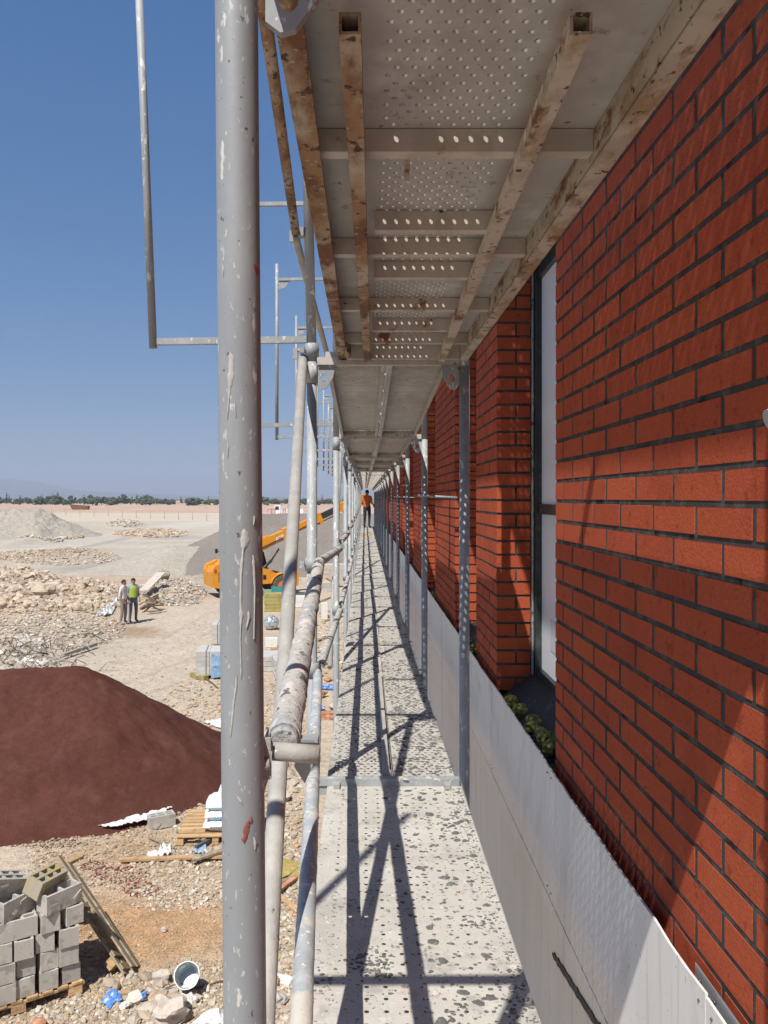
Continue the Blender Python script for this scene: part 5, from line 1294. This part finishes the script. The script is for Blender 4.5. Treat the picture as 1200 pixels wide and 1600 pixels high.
for k,(px,lb) in enumerate([(421,'red and white striped cabin beyond the gravel heap, next to the near post'),(427,'red and white striped cabin, middle of the three beyond the heap'),(444,'red and white striped cabin under the white truck cab')]):
    x,y=far_at(px,188); t=thing('striped_cabin',lb,'cabin',(x,y,gz(x,y)),0,'striped cabins beyond the heap')
    lobj('wall',MB().box(-.42,.42,-.5,.5,0,2.5),M['rpaint'],t); lobj('stripe',MB().box(-.3,-.16,-.52,-.505,.2,2.3).box(.02,.16,-.52,-.505,.2,2.3).box(.3,.38,-.52,-.505,.2,2.3),M['wpaint'],t)
    lobj('roof',MB().box(-.47,.47,-.55,.55,2.505,2.62),M['wpaint'],t)
M['rustsk']=mat('rust_brown_plate',(.16,.075,.035),.9,0,[((.24,.11,.05),1.2,.5,.1)])
x,y=far_at(125,345); t=thing('skip','rust brown open skip standing far out on the pink field','skip',(x,y,gz(x,y)+.1),0)
lobj('body',MB().prism([(-3.0,0),(3.6,0),(4.0,1.6),(-4.0,2.1)],-1.2,1.2),M['rustsk'],t); lobj('rim',MB().bar((-4.05,-1.22,2.12),(4.05,-1.22,1.62),.12,.12),M['dsteel'],t)

# ------------------------------------------------------------------ people
M['skin']=mat('tanned_skin',(.32,.17,.105),.6); M['hair']=mat('dark_hair',(.015,.012,.01),.7)
def person(label,loc,rot,cols,bag=None,vest=None,reach=0,group=None,seed=0,scale=1.0,lean=0,hat=None):
    shirt,trou,shoe=cols; r=random.Random(seed)
    J={'pel':(0,0,.96),'sp':(0,.01,1.12),'ch':(0,.0+lean,1.33),'nk':(0,.0+lean,1.49),'hd':(0,-.02+lean,1.60),'ht':(0,-.015+lean,1.70),
       'sl':(.18,.0+lean,1.42),'sr':(-.18,.0+lean,1.42),'el':(.235,.04+lean,1.14),'er':(-.235,.04+lean,1.14),
       'wl':(.22,-.10-reach+lean,.92+reach*.9),'wr':(-.22,-.12-reach+lean,.93+reach*.9),'hl':(.21,-.15-reach+lean,.86+reach*.9),'hr':(-.21,-.17-reach+lean,.87+reach*.9),
       'pl':(.10,0,.90),'pr':(-.10,0,.90),'kl':(.115,-.03,.50),'kr':(-.11,-.01,.50),'al':(.12,.02,.10),'ar':(-.12,.05,.10),'tl':(.14,-.17,.045),'tr':(-.15,-.14,.045)}
    Rd={'pel':(.155,.12),'sp':(.145,.115),'ch':(.165,.12),'nk':(.058,.058),'hd':(.080,.098),'ht':(.066,.08),'sl':(.07,.07),'sr':(.07,.07),'el':(.047,.047),'er':(.047,.047),
        'wl':(.031,.031),'wr':(.031,.031),'hl':(.036,.022),'hr':(.036,.022),'pl':(.10,.10),'pr':(.10,.10),'kl':(.068,.068),'kr':(.068,.068),'al':(.05,.05),'ar':(.05,.05),'tl':(.045,.035),'tr':(.045,.035)}
    E=[('pel','sp',0),('sp','ch',0),('ch','nk',0),('nk','hd',2),('hd','ht',2),('ch','sl',0),('ch','sr',0),('sl','el',0),('sr','er',0),('el','wl',2),('er','wr',2),('wl','hl',2),('wr','hr',2),
       ('pel','pl',1),('pel','pr',1),('pl','kl',1),('pr','kr',1),('kl','al',1),('kr','ar',1),('al','tl',3),('ar','tr',3)]
    names=list(J); idx={n:i for i,n in enumerate(names)}
    me=bpy.data.meshes.new('body'); me.from_pydata([J[n] for n in names],[(idx[a],idx[b]) for a,b,_ in E],[])
    o=bpy.data.objects.new('body_source',me); C.objects.link(o)
    m1=o.modifiers.new('skin','SKIN'); m1.use_smooth_shade=True
    for n in names: 
        sv=me.skin_vertices[0].data[idx[n]]; sv.radius=Rd[n]; sv.use_root=(n=='pel')
    m2=o.modifiers.new('sub','SUBSURF'); m2.levels=2; m2.render_levels=2
    bpy.context.view_layer.update()
    dg=bpy.context.evaluated_depsgraph_get(); bme=bpy.data.meshes.new_from_object(o.evaluated_get(dg)); bpy.data.objects.remove(o)
    bme.materials.clear()
    for m in (shirt,trou,'skin',shoe): bme.materials.append(M[m])
    segs=[(Vector(J[a]),Vector(J[b]),c,(sum(Rd[a])+sum(Rd[b]))/4) for a,b,c in E]
    for p in bme.polygons:
        c=Vector(p.center); best=None
        for a,b,mi,rd in segs:
            ab=b-a; t=max(0,min(1,(c-a).dot(ab)/ab.length_squared)); d=(c-a-ab*t).length-rd
            if best is None or d<best[0]: best=(d,mi)
        mi=best[1]
        if mi==0 and c.z<.97 and abs(c.x)<.2: mi=1
        if mi==1 and c.z<.07: mi=3
        p.material_index=mi; p.use_smooth=True
    t=thing('person',label,'person',loc,rot,group); t.scale=(scale,)*3
    lobj('body',bme,None,t)
    # fingers, face, hair
    fb=MB()
    for s,h,w in ((1,'hl','wl'),(-1,'hr','wr')):
        H=Vector(J[h]); d=(H-Vector(J[w])).normalized()
        for k in range(4):
            b0=H+Vector(((k-1.5)*.016,0,0))+d*.0; L=(.062,.072,.068,.052)[k]
            fb.tube([b0,b0+d*L*.55+Vector((0,-.004,0)),b0+d*L*.9+Vector((0,-.012,-.01))],[.0095,.0085,.007],n=6)
        fb.tube([H-d*.02+Vector((-s*.02,-.01,0)),H+Vector((-s*.042,-.02,-.015)),H+d*.03+Vector((-s*.045,-.025,-.02))],[.011,.010,.008],n=6)
    hc=Vector((0,-.02+lean,1.635))
    fb.tube([hc+Vector((0,-.085,.0)),hc+Vector((0,-.112,-.03)),hc+Vector((0,-.09,-.04))],[.010,.015,.010],n=6)
    for s in (-1,1): fb.tube([hc+Vector((s*.078,.0,-.035)),hc+Vector((s*.088,.01,0)),hc+Vector((s*.080,.005,.028))],[.010,.014,.009],n=6)
    lobj('hand_and_face',fb,M['skin'],t)
    hb_=MB(); V=[];Fc=[]; n=16
    for i in range(9):
        ph=math.pi/2*(1-i/8*1.25)
        for k in range(n):
            a=2*math.pi*k/n; front=math.sin(a)<-.3
            rr_=math.cos(ph); z=math.sin(ph)
            if front and i>5: z=math.sin(math.pi/2*(1-5/8*1.25)); rr_=math.cos(math.pi/2*(1-5/8*1.25))
            V.append(hc+Vector((.088*rr_*math.cos(a),.107*rr_*math.sin(a)+.008,.105*z+.012)))
    for i in range(8):
        for k in range(n): Fc.append((i*n+k,i*n+(k+1)%n,(i+1)*n+(k+1)%n,(i+1)*n+k))
    hb_.add(V,Fc,0,True); lobj('hair' if not hat else 'helmet',hb_,M[hat or 'hair'],t)
    eb=MB()
    for s in (-1,1): eb.obox(hc+Vector((s*.032,-.098,.005)),(.022,.006,.010))
    eb.obox(hc+Vector((0,-.096,-.062)),(.042,.006,.008)); lobj('eyes_and_mouth',eb,M['hair'],t)
    if vest:
        vb=MB(); V=[];Fc=[]; n=24; rings=[(1.00,.168,.128),(1.12,.165,.127),(1.28,.182,.135),(1.38,.185,.132),(1.45,.13,.10)]
        for z,a_,b_ in rings:
            for k in range(n): q=2*math.pi*k/n; V.append((a_*math.cos(q),b_*math.sin(q)+lean*(z-1)/.33*.9,z))
        for i in range(4):
            for k in range(n):
                if i==2 and abs(math.cos(2*math.pi*(k+.5)/n))>.93: continue
                Fc.append((i*n+k,i*n+(k+1)%n,(i+1)*n+(k+1)%n,(i+1)*n+k))
        vb.add(V,Fc,0,True); lobj('vest',vb,M[vest],t)
    return t
M['wshirt']=mat('white_t_shirt',(.62,.61,.58),.9); M['gtrou']=mat('grey_trousers',(.24,.22,.20),.9); M['jeans']=mat('blue_jeans',(.09,.13,.19),.9); M['bshirt']=mat('pale_blue_shirt',(.30,.36,.44),.9)
M['hivis']=mat('yellow_hi_vis',(.36,.48,.08),.7); M['orangej']=mat('orange_jacket',(.50,.12,.03),.8); M['dtrou']=mat('dark_trousers',(.03,.035,.05),.9); M['shoe']=mat('dusty_shoe',(.30,.28,.25),.9); M['dshoe']=mat('dark_shoe',(.05,.045,.04),.8)
c=gnd(193,977); person('standing man in a white t shirt and grey trousers seen from behind and side',(c.x,c.y,gz(c.x,c.y)),math.radians(75),('wshirt','gtrou','shoe'),seed=1)
c=gnd(208,973); person('standing man with a yellow vest over a pale blue shirt and jeans',(c.x,c.y,gz(c.x,c.y)),math.radians(40),('bshirt','jeans','dshoe'),vest='hivis',seed=2,scale=1.02)
person('worker in an orange jacket and dark trousers at the far end of the walkway',(.10,36.2,-1.375),math.radians(160),('orangej','dtrou','dshoe'),seed=3,reach=.15)
pack_=thing('tool_box','pale board lying across the deck by the far worker','board',(-.06,29.5,-1.37)); lobj('board',MB().box(-.25,.3,-.3,.3,.0,.05),M['wood'],pack_)
t=thing('safety_vest','bright yellow safety vest hung on the knee rail of the third bay','vest',(-.245,7.3,-1.42)); 
mb=MB(); V=[];Fc=[]; n=8
for i in range(n+1):
    for k in range(3): V.append((.012*math.sin(i*1.3+k),(k-1)*.09+.01*math.sin(i),.50-i*.055))
for i in range(n):
    for k in range(2): q=i*3+k; Fc.append((q,q+1,q+4,q+3))
mb.add(V,Fc); lobj('cloth',mb,M['hivis'],t)
